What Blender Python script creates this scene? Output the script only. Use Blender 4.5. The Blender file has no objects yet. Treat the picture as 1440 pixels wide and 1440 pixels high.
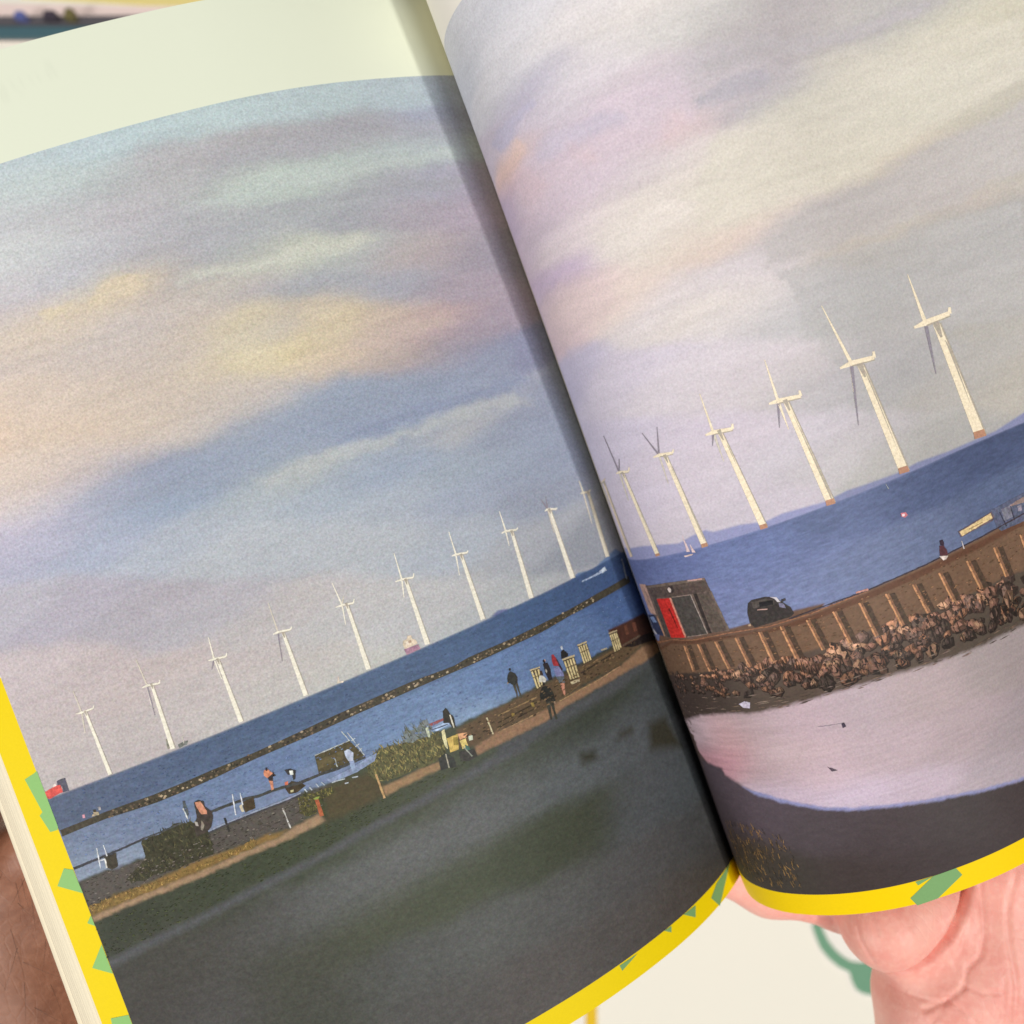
import bpy, math, random
import numpy as np
from mathutils import Matrix, Vector

# ------------------------------------------------------------------ camera, world, lamps, exposure
SC = bpy.context.scene
COL = SC.collection
cam_data = bpy.data.cameras.new('camera')
cam_data.sensor_width = 36.0
cam_data.lens = 30.0
cam_data.clip_start = 0.005
cam_data.clip_end = 50.0
cam_data.dof.use_dof = True
cam_data.dof.focus_distance = 0.180
cam_data.dof.aperture_fstop = 13.0
cam = bpy.data.objects.new('camera', cam_data)
COL.objects.link(cam)
cam.matrix_world = Matrix(((0.933971, 0.356718, 0.021205, -0.01668),
                           (-0.35731, 0.933095, 0.040798, 0.11025),
                           (-0.005233, -0.045681, 0.998942, 0.21215),
                           (0, 0, 0, 1)))
SC.camera = cam

world = bpy.data.worlds.new('World')
SC.world = world
world.use_nodes = True
world.node_tree.nodes['Background'].inputs['Color'].default_value = (1.0, 0.985, 0.97, 1)
world.node_tree.nodes['Background'].inputs['Strength'].default_value = 0.06

def area_lamp(name, loc, target, size, power, colour):
    d = bpy.data.lights.new(name, 'AREA')
    d.shape = 'DISK'; d.size = size; d.energy = power; d.color = colour
    o = bpy.data.objects.new(name, d); COL.objects.link(o)
    o.location = loc
    o.rotation_euler = (Vector(target) - Vector(loc)).to_track_quat('-Z', 'Y').to_euler()
    return o
# ceiling lamp a little right of overhead: its light throws the fold's shadow onto the left page
area_lamp('ceiling_lamp', (1.32, -0.66, 3.10), (0, 0.1, 0.03), 0.24, 46.0, (1.0, 0.975, 0.93))
# soft ceiling panel, also a little right of overhead
area_lamp('ceiling_panel', (0.86, -0.66, 3.00), (0, 0.1, 0.03), 1.05, 44.0, (1.0, 0.99, 0.985))
# standing lamp low on the left, lights the rising side of the fold
area_lamp('standing_lamp', (-2.30, -0.33, 1.80), (0, 0.1, 0.03), 1.00, 44.0, (1.0, 0.99, 0.985))
SC.view_settings.view_transform = 'Standard'
SC.view_settings.look = 'None'
SC.view_settings.gamma = 1.0
SC.view_settings.exposure = 0.0

rnd = random.Random(7)
npr = np.random.default_rng(7)

# ------------------------------------------------------------------ helpers
def lin(c):
    c = np.asarray(c, float) / 255.0
    return np.where(c <= 0.04045, c / 12.92, ((c + 0.055) / 1.055) ** 2.4)
INK = 0.93          # a printed tone read as it shows under the lamps -> ink reflectance
def ink(c):
    return lin(c) * INK

def new_obj(name, mesh, mat=None, parent=None):
    o = bpy.data.objects.new(name, mesh)
    COL.objects.link(o)
    if mat: mesh.materials.append(mat)
    if parent: o.parent = parent
    return o
def empty(name, loc=(0, 0, 0)):
    o = bpy.data.objects.new(name, None); COL.objects.link(o); o.location = loc
    o.empty_display_size = 0.01
    return o
def tag(o, label=None, cat=None, group=None, kind=None):
    if label: o['label'] = label
    if cat: o['category'] = cat
    if group: o['group'] = group
    if kind: o['kind'] = kind
    return o
def mesh_from(name, verts, faces, smooth=True):
    me = bpy.data.meshes.new(name)
    me.from_pydata([tuple(v) for v in verts], [], [tuple(f) for f in faces])
    if smooth: me.polygons.foreach_set('use_smooth', [True] * len(me.polygons))
    me.update()
    return me
def grid_mesh(name, X, smooth=True):
    """X: (n, m, 3) array of points."""
    n, m = X.shape[:2]
    me = bpy.data.meshes.new(name)
    idx = np.arange(n * m).reshape(n, m)
    q = np.stack([idx[:-1, :-1], idx[1:, :-1], idx[1:, 1:], idx[:-1, 1:]], -1).reshape(-1, 4)
    me.vertices.add(n * m); me.vertices.foreach_set('co', X.reshape(-1).astype(np.float32))
    me.loops.add(q.size); me.loops.foreach_set('vertex_index', q.reshape(-1).astype(np.int32))
    me.polygons.add(len(q)); me.polygons.foreach_set('loop_start', (np.arange(len(q)) * 4).astype(np.int32))
    me.polygons.foreach_set('use_smooth', np.full(len(q), smooth))
    me.update(calc_edges=True)
    return me
def set_colour(me, rgba):
    a = me.color_attributes.new('Col', 'FLOAT_COLOR', 'POINT')
    a.data.foreach_set('color', np.ascontiguousarray(rgba, dtype=np.float32).reshape(-1))

def node_mat(name):
    m = bpy.data.materials.new(name); m.use_nodes = True
    nt = m.node_tree
    return m, nt, nt.nodes, nt.links, nt.nodes['Principled BSDF']
def plain(name, rgb, rough=0.55, spec=0.35, noise=0.06, scale=400.0, bump=0.0):
    """even colour with a fine procedural mottling"""
    m, nt, N, L, B = node_mat(name)
    c = lin(rgb)
    tc = N.new('ShaderNodeTexCoord'); nz = N.new('ShaderNodeTexNoise')
    nz.inputs['Scale'].default_value = scale; nz.inputs['Detail'].default_value = 5
    L.new(tc.outputs['Object'], nz.inputs['Vector'])
    mx = N.new('ShaderNodeMix'); mx.data_type = 'RGBA'
    mx.inputs['A'].default_value = (*(c * (1 - noise)), 1); mx.inputs['B'].default_value = (*np.minimum(c * (1 + noise), 1), 1)
    L.new(nz.outputs['Fac'], mx.inputs['Factor']); L.new(mx.outputs['Result'], B.inputs['Base Color'])
    B.inputs['Roughness'].default_value = rough; B.inputs['Specular IOR Level'].default_value = spec
    if bump:
        bp = N.new('ShaderNodeBump'); bp.inputs['Strength'].default_value = bump; bp.inputs['Distance'].default_value = 0.0002
        L.new(nz.outputs['Fac'], bp.inputs['Height']); L.new(bp.outputs['Normal'], B.inputs['Normal'])
    return m

def print_material():
    """ink on paper: colour attribute, broken up by the print's grain (alpha = how much grain)"""
    m, nt, N, L, B = node_mat('printed_paper')
    at = N.new('ShaderNodeVertexColor'); at.layer_name = 'Col'
    tc = N.new('ShaderNodeTexCoord')
    n1 = N.new('ShaderNodeTexNoise'); n1.inputs['Scale'].default_value = 2700; n1.inputs['Detail'].default_value = 2
    n2 = N.new('ShaderNodeTexNoise'); n2.inputs['Scale'].default_value = 1700; n2.inputs['Detail'].default_value = 3
    n3 = N.new('ShaderNodeTexNoise'); n3.inputs['Scale'].default_value = 1500; n3.inputs['Detail'].default_value = 1
    for n in (n1, n2, n3): L.new(tc.outputs['Object'], n.inputs['Vector'])
    add = N.new('ShaderNodeMath'); add.operation = 'ADD'
    L.new(n1.outputs['Fac'], add.inputs[0]); L.new(n2.outputs['Fac'], add.inputs[1])
    mr = N.new('ShaderNodeMapRange'); mr.inputs['From Min'].default_value = 0.6; mr.inputs['From Max'].default_value = 1.4
    mr.inputs['To Min'].default_value = GRAIN_LO; mr.inputs['To Max'].default_value = GRAIN_HI
    L.new(add.outputs[0], mr.inputs['Value'])
    gm = N.new('ShaderNodeMix'); gm.data_type = 'FLOAT'
    gm.inputs['A'].default_value = 1.0
    L.new(at.outputs['Alpha'], gm.inputs['Factor']); L.new(mr.outputs['Result'], gm.inputs['B'])
    n4 = N.new('ShaderNodeTexNoise'); n4.inputs['Scale'].default_value = 1300; n4.inputs['Detail'].default_value = 3; L.new(tc.outputs['Object'], n4.inputs['Vector'])
    m4 = N.new('ShaderNodeMapRange'); m4.inputs['From Min'].default_value = .3; m4.inputs['From Max'].default_value = .7; m4.inputs['To Min'].default_value = .72; m4.inputs['To Max'].default_value = 1.28
    L.new(n4.outputs['Fac'], m4.inputs['Value'])
    f4 = N.new('ShaderNodeMapRange'); f4.inputs['From Min'].default_value = .88; f4.inputs['From Max'].default_value = 1.0
    L.new(at.outputs['Alpha'], f4.inputs['Value'])
    x4 = N.new('ShaderNodeMix'); x4.data_type = 'FLOAT'; x4.inputs['A'].default_value = 1.0
    L.new(f4.outputs['Result'], x4.inputs['Factor']); L.new(m4.outputs['Result'], x4.inputs['B'])
    k4 = N.new('ShaderNodeMath'); k4.operation = 'MULTIPLY'; L.new(gm.outputs['Result'], k4.inputs[0]); L.new(x4.outputs['Result'], k4.inputs[1])
    vm = N.new('ShaderNodeVectorMath'); vm.operation = 'SCALE'
    L.new(at.outputs['Color'], vm.inputs[0]); L.new(k4.outputs[0], vm.inputs['Scale'])
    # faint coloured speckle of the halftone
    sp = N.new('ShaderNodeMix'); sp.data_type = 'RGBA'; sp.blend_type = 'SOFT_LIGHT'
    sm = N.new('ShaderNodeMath'); sm.operation = 'MULTIPLY'; sm.inputs[1].default_value = 0.16
    L.new(at.outputs['Alpha'], sm.inputs[0]); L.new(sm.outputs[0], sp.inputs['Factor'])
    L.new(vm.outputs['Vector'], sp.inputs['A']); L.new(n3.outputs['Color'], sp.inputs['B'])
    L.new(sp.outputs['Result'], B.inputs['Base Color'])
    B.inputs['Roughness'].default_value = 0.55; B.inputs['Specular IOR Level'].default_value = 0.14
    bp = N.new('ShaderNodeBump'); bp.inputs['Strength'].default_value = 0.25; bp.inputs['Distance'].default_value = 0.00006
    L.new(n2.outputs['Fac'], bp.inputs['Height']); L.new(bp.outputs['Normal'], B.inputs['Normal'])
    return m
GRAIN_LO, GRAIN_HI = 0.76, 1.24
M_PRINT = print_material()
M_LEAF = plain('leaf_paper', (236, 224, 196), 0.75, 0.15, 0.04, 900)
M_COVER = plain('cover_card', (240, 234, 220), 0.5, 0.3, 0.03, 300)

# ------------------------------------------------------------------ the table and what lies on it
TABLE_Z = -0.36
M_TABLE = plain('table_top', (241, 236, 221), 0.5, 0.3, 0.02, 6)
def slab(name, mat, pts, z0, z1, parent=None, bevel=0.0):
    """a flat shape with real thickness from an outline"""
    n = len(pts)
    v = [(x, y, z1) for x, y in pts] + [(x, y, z0) for x, y in pts]
    f = [tuple(range(n)), tuple(range(2 * n - 1, n - 1, -1))] + [(i, n + i, n + (i + 1) % n, (i + 1) % n) for i in range(n)]
    me = mesh_from(name, v, f, False)
    return new_obj(name, me, mat, parent)
table = slab('table_top', M_TABLE, [(-1.2, -0.9), (1.2, -0.9), (1.2, 1.2), (-1.2, 1.2)], TABLE_Z - 0.03, TABLE_Z)
tag(table, kind='structure')

M_GREEN = plain('green_card', (112, 156, 126), 0.55, 0.3, 0.04, 300)
M_WHITE = plain('white_card', (240, 234, 224), 0.55, 0.3, 0.02, 300)
M_YELLOW = plain('yellow_card', (232, 190, 30), 0.55, 0.3, 0.03, 300)
M_PINK = plain('pink_card', (238, 216, 208), 0.6, 0.3, 0.03, 60)
M_PALEYEL = plain('pale_yellow_card', (232, 214, 140), 0.6, 0.3, 0.03, 60)
M_GREY = plain('grey_plastic', (92, 88, 92), 0.45, 0.35, 0.05, 200)
M_TEAL = plain('teal_plastic', (74, 104, 112), 0.45, 0.35, 0.05, 200)
M_BLUE = plain('blue_plastic', (96, 104, 160), 0.5, 0.3, 0.05, 200)
M_DARK = plain('dark_plastic', (70, 62, 72), 0.5, 0.3, 0.05, 200)
M_OLIVE = plain('olive_plastic', (112, 104, 66), 0.5, 0.3, 0.05, 200)
STICKER = empty('sticker', (0, 0, 0))
tag(STICKER, 'green curved cut-out sticker with white border on the cream table beside the palm', 'sticker')
slab('white_border', M_WHITE, [(0.0607, -0.2448), (0.0592, -0.2587), (0.0598, -0.2685), (0.0627, -0.2777), (0.067, -0.2857), (0.072, -0.2919), (0.0715, -0.2992), (0.0726, -0.3061), (0.0768, -0.3104), (0.0887, -0.3176), (0.1157, -0.3289), (0.1385, -0.2797), (0.1304, -0.2447), (0.0958, -0.2263), (0.0681, -0.2317)], TABLE_Z, TABLE_Z + .0005, STICKER)
slab('green_loop', M_GREEN, [(0.0617, -0.2506), (0.0614, -0.2585), (0.0617, -0.2676), (0.0643, -0.2761), (0.0686, -0.2842), (0.0746, -0.2907), (0.074, -0.298), (0.0748, -0.3042), (0.0781, -0.3082), (0.0879, -0.314), (0.1122, -0.3243), (0.121, -0.2998), (0.096, -0.2903), (0.0831, -0.287), (0.078, -0.284), (0.0738, -0.2786), (0.0705, -0.272), (0.0684, -0.2648), (0.0676, -0.2571), (0.0684, -0.2478)], TABLE_Z + .0005, TABLE_Z + .0012, STICKER)
ys = slab('paper_strip', M_YELLOW, [(-0.1004, -0.2427), (-0.0935, -0.2453), (-0.1113, -0.2926), (-0.1182, -0.29)], TABLE_Z, TABLE_Z + .001)
tag(ys, 'narrow yellow paper strip on the table below the left page', 'paper strip')
ws = slab('paper_sheet', M_WHITE, [(-0.1572, -0.2212), (-0.1008, -0.2425), (-0.1187, -0.2898), (-0.1753, -0.2684)], TABLE_Z, TABLE_Z + .0006)
tag(ws, 'white paper sheet under the left page beside the yellow strip', 'paper')
pk = slab('paper_sheet', M_PINK, [(-0.3099, 0.5532), (-0.1627, 0.4931), (-0.0937, 0.4645), (-0.0444, 0.4372), (-0.1017, 0.4447), (-0.3202, 0.5289)], TABLE_Z, TABLE_Z + .001)
tag(pk, 'pale pink sheet lying beyond the top left corner of the book', 'paper')
py = slab('paper_sheet', M_PALEYEL, [(-0.2088, 0.5162), (-0.1364, 0.4834), (-0.1105, 0.4729), (-0.0417, 0.444), (-0.0195, 0.5002), (-0.1884, 0.5655)], TABLE_Z, TABLE_Z + .0006)
tag(py, 'pale yellow sheet at the top edge behind the white head margin', 'paper')
BX = empty('grey_box')
tag(BX, 'dark grey box with a teal front edge beyond the top left page corner', 'box')
slab('lid', M_GREY, [(-0.315, 0.5411), (-0.1531, 0.4796), (-0.0964, 0.4578), (-0.0986, 0.4523), (-0.3171, 0.536)], TABLE_Z + .001, TABLE_Z + .006, BX)
slab('front_edge', M_TEAL, [(-0.3172, 0.5358), (-0.0987, 0.4521), (-0.1014, 0.4455), (-0.32, 0.5293)], TABLE_Z + .001, TABLE_Z + .005, BX)
oo = slab('eraser', M_BLUE, [(-0.2142, 0.4983), (-0.2118, 0.5017), (-0.2103, 0.5016), (-0.2077, 0.5006), (-0.2066, 0.4997), (-0.2073, 0.4956)], TABLE_Z + .006, TABLE_Z + .012)
tag(oo, 'small blue eraser standing leftmost on the grey box', 'eraser')
oo = slab('clip', M_DARK, [(-0.1969, 0.4916), (-0.1944, 0.4954), (-0.1929, 0.4953), (-0.1886, 0.4937), (-0.1875, 0.4928), (-0.1883, 0.4883)], TABLE_Z + .006, TABLE_Z + .012)
tag(oo, 'small dark clip between the blue eraser and the olive cap', 'clip')
oo = slab('bottle_cap', M_OLIVE, [(-0.184, 0.4866), (-0.181, 0.4917), (-0.1795, 0.4916), (-0.1778, 0.491), (-0.1767, 0.49), (-0.178, 0.4843)], TABLE_Z + .006, TABLE_Z + .012)
tag(oo, 'small olive bottle cap rightmost on the grey box', 'bottle cap')


# ------------------------------------------------------------------ the open book: shape of its two pages
PIC_H, TOP_MARGIN, BORDER = 0.206, 0.0221, 0.0051        # printed picture, white head margin, coloured foot margin
PIC_W, PAGE_W = 0.1421, 0.1483
RIGHT_SHIFT = -0.0009
HORIZON = 82.43                                          # millimetres above the picture's foot
KNOT_L = np.array([0, .012, .03, .06, .10, .15, .20])
KNOT_R = np.array([0, .006, .014, .024, .036, .055, .09, .14, .20])
ANG_L = np.array([0.96608, 0.77251, 0.54933, 0.32829, 0.16503, -0.08056, -0.32615])
ANG_R = np.array([1.65133, 1.59678, 1.1705, 0.77825, 0.49723, 0.09616, -0.41581, -0.15068, -0.21164])
DANG_L = np.array([-0.28485, -0.17377, -0.02733, -0.05054, -0.02295, -0.11124, -0.13831])
DANG_R = np.array([-0.19507, 0.18548, 0.47974, 0.50431, 0.38152, 0.1366, 0.18806, 0.32798, 0.19071])
GX, GZ = 0.00383, -0.00032
def profile(ang, knots, sign, n=1200):
    s = np.linspace(0, 0.2, n); a = np.interp(s, knots, ang); ds = s[1]; am = (a[1:] + a[:-1]) / 2
    return s, np.r_[0, np.cumsum(np.cos(am)) * ds] * sign, np.r_[0, np.cumsum(np.sin(am)) * ds]
PRO = {}
for side, ang, dang, kn, sg in (('L', ANG_L, DANG_L, KNOT_L, -1), ('R', ANG_R, DANG_R, KNOT_R, 1)):
    s_, x0, z0 = profile(ang, kn, sg); _, x1, z1 = profile(ang + dang, kn, sg)
    PRO[side] = (s_, x0, z0, x1 + GX, z1 + GZ)
def page_point(side, s, t):
    """s: distance from the gutter along the paper, t: height above the picture's foot (metres)"""
    s = np.asarray(s, float); t = np.asarray(t, float)
    ss, x0, z0, x1, z1 = PRO[side]
    w = t / PIC_H
    i = lambda v: np.interp(s, ss, v)
    return np.stack([(1 - w) * i(x0) + w * i(x1), t + 0 * s, (1 - w) * i(z0) + w * i(z1)], -1)
def page_normal(side, s, t):
    h = 4e-4
    a = page_point(side, np.asarray(s) + h, t) - page_point(side, np.maximum(np.asarray(s) - h, 0), t)
    b = page_point(side, s, np.asarray(t) + h) - page_point(side, s, np.asarray(t) - h)
    n = np.cross(a, b) if side == 'R' else np.cross(b, a)
    return n / np.linalg.norm(n, axis=-1, keepdims=True)

# ------------------------------------------------------------------ what is printed on them (page millimetres, tones as seen)
SKY_LEFT = [(104.52,201.52,196,207,205), (98.04,199.33,190,204,203), (91.54,197.21,186,198,198), (84.98,195.13,180,185,187), (79.69,193.51,182,180,184), (71.65,191.12,182,182,185), (63.44,188.78,178,186,182), (57.85,187.26,186,200,190), (52.12,185.8,188,203,193), (46.22,184.44,184,196,189), (36.91,182.56,172,178,180), (26.84,180.92,172,172,182), (15.8,179.46,168,172,186), (104.42,203.78,186,202,208), (90.57,203.87,184,202,208), (75.84,204.12,182,202,206), (60.89,204.05,182,202,204), (48.63,203.7,180,198,202), (37.63,202.66,178,196,200), (17.64,203.22,172,188,196), (1,203.49,165,175,195), (31.94,195.2,168,168,176), (44.28,193.87,172,170,176), (56.55,194.96,174,172,176), (13.18,195.04,160,165,185), (37.99,188.59,182,196,190), (23.83,188.23,178,190,190), (11.78,188.76,175,185,190), (72.27,197.6,180,178,182), (7.71,178.63,170,160,178), (107.19,196.32,194,196,200), (94.85,192.1,190,190,194), (84.38,188.71,186,182,188), (73.72,185.42,178,178,184), (64.18,182.61,176,178,182), (51.43,179.14,170,174,178), (39.33,176.37,166,168,176), (25.97,173.93,172,166,176), (12.81,172.04,176,164,178), (109.56,187.97,202,205,205), (103.05,185.64,196,200,203), (95.26,182.97,186,186,193), (84.79,179.49,180,178,184), (76.83,176.93,174,174,182), (68.72,174.4,168,172,178), (61.82,172.33,186,190,182), (54.75,170.29,196,200,180), (48.92,168.72,192,198,184), (42.88,167.21,172,178,182), (34.94,165.4,182,176,176), (28.19,164.03,186,172,172), (19.12,162.39,170,162,172), (9.12,160.86,160,155,168), (111.59,182.58,200,196,200), (99.87,178.37,188,190,200), (95.32,176.8,186,190,200), (91.41,175.46,222,202,156), (88.14,174.36,214,192,160), (80.22,171.73,176,170,176), (73.52,169.57,200,192,176), (65.33,166.99,184,176,178), (56.94,164.44,164,168,178), (48.22,161.98,166,170,180), (35.78,158.86,168,170,182), (21.92,155.92,172,160,172), (115.97,175.01,205,196,196), (113.32,174.02,212,194,178), (106.78,171.6,226,206,166), (100.28,169.26,200,190,186), (89.86,165.6,190,184,186), (81.96,162.9,194,182,172), (75.28,160.66,212,198,162), (69.87,158.87,212,196,160), (64.37,157.09,180,178,184), (57.36,154.87,210,190,150), (53.77,153.77,212,196,160), (45.64,151.39,198,178,164), (32.93,148.03,194,168,166), (22.39,145.56,168,156,170), (103.82,173.61,226,206,160), (108.58,170.72,214,196,176), (110.99,176.22,196,188,196), (57.42,158.93,204,186,158), (114.04,168.15,206,190,184), (98.39,162.4,198,186,182), (85.32,157.79,196,184,176), (74.66,154.12,212,198,162), (68.96,152.2,222,206,156), (60.93,149.55,212,194,156), (53.82,147.27,208,186,160), (41.83,143.68,184,166,160), (28.68,140.13,158,154,170), (17.64,137.46,142,148,176), (118.44,160.6,222,200,180), (107.9,156.63,214,194,176), (97.51,152.79,208,190,172), (88.37,149.48,200,184,168), (81.77,147.13,196,186,172), (75.08,144.76,184,178,176), (68.28,142.4,160,168,182), (61.35,140.01,148,162,184), (51.33,136.67,144,158,182), (39.12,132.84,138,154,184), (29.14,129.93,142,156,188), (21.93,127.95,168,172,184), (9.88,124.93,150,158,178), (123.2,156.28,228,198,170), (109.92,151.23,224,196,166), (96.92,146.37,214,192,168), (89.08,143.49,196,184,176), (79.82,140.13,168,172,182), (70.39,136.75,144,158,182), (59.29,132.83,136,152,182), (49.15,129.37,140,156,184), (41.52,126.87,156,166,184), (35.09,124.84,178,180,184), (20.99,120.67,150,160,180), (123.63,147.22,222,200,182), (118.26,145.17,216,196,184), (111.65,142.65,200,184,184), (105.12,140.16,174,172,186), (97.33,137.22,148,158,182), (86.87,133.29,146,160,184), (76.22,129.32,156,170,184), (69.44,126.82,178,184,182), (59.71,123.25,158,170,186), (51.06,120.14,152,166,188), (38.79,115.88,158,170,186), (28.75,112.55,156,168,188), (17.58,109.04,150,160,180), (128.74,142.25,216,200,194), (120.58,139.13,196,188,196), (108.69,134.58,162,168,188), (95.69,129.6,148,164,188), (82.55,124.58,170,180,190), (69.07,119.47,164,176,190), (55.02,114.2,166,176,190), (39.92,108.68,160,170,190), (22.76,102.72,152,160,178), (131.67,134.89,186,180,200), (123.43,131.76,176,176,198), (111.47,127.17,166,174,196), (98.45,122.11,172,180,194), (85.36,117,178,184,192), (71.96,111.77,176,182,190), (58.05,106.36,176,182,190), (43.2,100.64,170,178,190), (26.57,94.41,168,172,180), (12.87,89.52,150,155,165), (135.67,120.95,180,176,188), (123.23,116.29,176,170,184), (109.99,111.15,174,168,178), (96.97,105.96,178,174,182), (83.84,100.63,186,180,180), (70.38,95.11,186,184,184), (56.36,89.31,184,184,186), (41.32,83.04,176,180,182), (31.44,78.92,172,174,178), (139.72,106.96,196,182,184), (128.47,102.85,192,178,178), (115.06,97.7,192,178,176), (102,92.43,190,180,178), (88.94,86.98,190,184,180), (78.31,82.45,186,186,180), (139.45,91.4,190,178,176), (128.25,87.35,186,176,174)]
SKY_RIGHT = [(28.78,203.68,210,208,214), (36.79,198.3,208,206,214), (45.64,192.6,216,212,218), (53.26,188.28,222,214,214), (63.04,183.64,226,217,212), (69.21,181.07,218,211,207), (75.55,178.72,206,202,198), (83.58,176.19,190,182,182), (92.36,174.01,182,172,176), (99.79,172.12,192,184,182), (107.06,170.06,196,190,182), (114.17,167.83,180,176,174), (121.12,165.48,200,194,176), (131.91,161.49,204,196,172), (139.73,158.37,200,192,168), (17.62,194.05,204,204,214), (33,185.38,214,210,216), (39.78,181.31,186,178,200), (48.09,176.55,216,206,212), (56.84,172.16,214,198,206), (64.24,168.89,204,190,200), (70.5,166.38,200,188,194), (78.32,163.61,194,182,186), (82.43,162.32,180,174,184), (89.75,160.34,204,198,186), (101.92,157.13,212,204,188), (116.55,152.6,206,200,180), (130.54,147.65,198,190,170), (134.61,146.11,188,180,164), (92.48,170.43,180,170,174), (101.94,169.39,184,176,178), (113.24,169.56,176,172,172), (74.59,169.16,192,184,190), (66.98,164.9,206,188,200), (63.6,161.96,222,190,190), (32.12,176.52,200,186,206), (45.37,170.63,200,186,204), (40.31,174.95,206,192,208), (80.46,165.07,188,178,184), (56.16,181.11,218,210,212), (104.53,163.63,206,198,184), (18.88,176.75,204,190,204), (29.11,171.81,238,194,174), (36.4,167.93,208,186,204), (45.28,163.2,216,186,194), (51.75,159.95,210,196,204), (57.98,157.1,208,194,200), (62.96,154.96,220,208,198), (73.15,150.99,218,206,192), (84.12,147.36,216,206,186), (96.44,143.99,216,206,184), (107.16,140.83,206,192,172), (114.63,138.44,190,182,172), (126.25,134.44,186,178,166), (30.39,166.36,220,180,188), (40.11,159.81,212,184,200), (19.87,166.3,194,176,204), (49.44,158.1,208,190,198), (52.42,150.73,224,212,202), (100.41,136.89,192,182,176), (114.13,132.59,190,176,166), (10.47,162.56,200,180,204), (28.59,155.99,206,186,202), (36.21,152.44,222,204,208), (50.34,145.71,226,214,204), (60.4,141.32,220,206,192), (68.01,138.26,224,198,182), (75.92,135.34,190,182,186), (87.45,131.61,200,188,178), (97.02,128.86,196,184,170), (106.44,125.97,178,172,166), (121.64,120.9,168,164,160), (26.7,145.37,202,176,204), (84.62,136.92,202,190,186), (74.52,143.2,220,206,190), (15.16,144.02,206,186,206), (28.53,139.76,226,198,196), (39.19,135.42,228,206,194), (48.89,131.2,216,204,204), (57.8,127.43,220,208,200), (65.44,124.35,214,204,204), (73.33,121.35,190,186,188), (84.71,117.4,182,180,178), (100.87,112.36,182,176,172), (119.79,105.99,178,172,164), (21.85,135.4,222,192,196), (66.73,131.33,212,200,204), (16.68,126.43,198,188,212), (35.84,120.87,208,196,212), (47.41,116.4,212,200,208), (57.71,112.24,208,196,202), (68.05,108.18,200,190,192), (76.19,105.12,182,176,180), (88.22,100.9,176,172,172), (103.23,95.88,180,174,168), (117.81,90.76,182,174,162), (23.91,107.89,206,194,214), (38.8,103.77,208,194,210), (49.87,99.81,206,192,204), (62.8,94.81,200,190,200), (73.51,90.66,192,184,188), (85.36,86.23,180,176,172), (92.08,83.82,172,168,164), (22.55,92.81,208,194,212), (36.15,89.95,208,194,206), (47.61,86.38,200,188,200)]
SEA_LEFT = [(136.13,79.41,88,98,132), (122.23,78.88,86,100,138), (107.03,78.97,80,98,138), (88.34,80.42,76,98,140), (68.26,79.72,74,98,142), (51.29,80.57,70,98,146), (32.83,80.36,62,92,144), (15.08,80.35,58,86,138), (1.99,78.39,56,84,140), (137.96,70.78,118,128,164), (125.33,70.81,114,126,166), (109.55,72.25,106,124,170), (94.51,72.08,100,122,172), (79.25,71.7,102,128,178), (63.98,69.72,104,132,184), (47.22,68.77,96,126,184), (27.4,69.36,86,116,174), (6.69,70.74,66,98,160), (137.9,66.9,140,148,178), (120.19,64.17,134,144,178), (105.85,66.03,120,132,176), (93.91,65.54,116,130,176), (58.86,65.77,128,152,196)]
SEA_RIGHT = [(11.45,80.07,96,104,168), (28.74,78.26,100,110,176), (43.68,76.39,108,118,180), (54.33,72.8,110,118,176), (68.09,77.07,96,106,158), (84.91,76.88,84,94,142), (105.12,77.48,74,84,130), (113.51,79.31,70,80,124), (21.79,73.94,110,116,180), (36.25,70.12,116,122,186), (49.55,68.04,120,126,182), (64.86,68.81,112,120,170), (81.3,68.68,106,114,160), (101.5,69,92,102,148), (109.55,69.25,86,98,142)]
GROUND_LEFT = [(140.21,53,62,66,46), (117.15,52.12,66,72,48), (94.03,53.01,66,74,46), (76.87,53.02,70,76,50), (63.21,54.68,74,80,56), (46.93,51.84,70,76,58), (31.53,51.16,60,66,52), (141.7,41.13,70,66,58), (123.39,43.77,76,72,64), (108.69,42.34,84,82,78), (93.64,41.8,96,96,94), (80.5,43.53,100,100,98), (67.5,43.69,98,98,98), (52.8,46.35,94,96,96), (38.68,44.34,88,92,96), (21.96,42.89,80,84,88), (5.31,42.06,70,74,76), (8.63,26.82,74,78,82), (90.42,33.96,76,80,56), (71.22,34.16,74,80,54), (51.4,32.27,66,72,48), (40.66,30.79,62,66,44), (106.5,32.02,74,74,60), (139.6,34.24,72,66,60), (125.35,30.61,80,76,72), (88.7,22.03,84,84,80), (69.94,20.51,88,88,84), (49.98,18.06,84,82,80), (30.76,15.71,80,76,76), (11.81,11.8,72,70,70), (24.6,28.19,78,80,84), (103.01,21.03,74,74,62), (83.3,11.33,84,80,76), (61.42,7.72,86,78,74), (41.47,6.36,82,74,70), (22.47,3.61,80,70,64), (11,2.9,66,60,56)]
WATER_RIGHT = [(15.42,38.31,214,190,198), (23.59,37.3,202,158,160), (31.75,38.74,186,164,168), (36.18,33.1,204,180,184), (42.96,38.61,198,174,182), (53.53,38.92,188,170,176), (68.7,38.09,184,166,168), (87.1,38.36,172,158,158), (95.79,37.84,164,150,150), (20.99,31.88,204,152,162), (31.36,29.3,184,160,164), (41.7,27.08,206,182,190), (56.93,27.76,192,172,178), (71.88,25.11,182,164,168), (85.08,20.69,170,156,160), (32.3,23.19,204,184,200), (46.62,20.05,206,188,204), (60.94,17.9,196,178,190), (76.43,14.62,180,166,172)]
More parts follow.
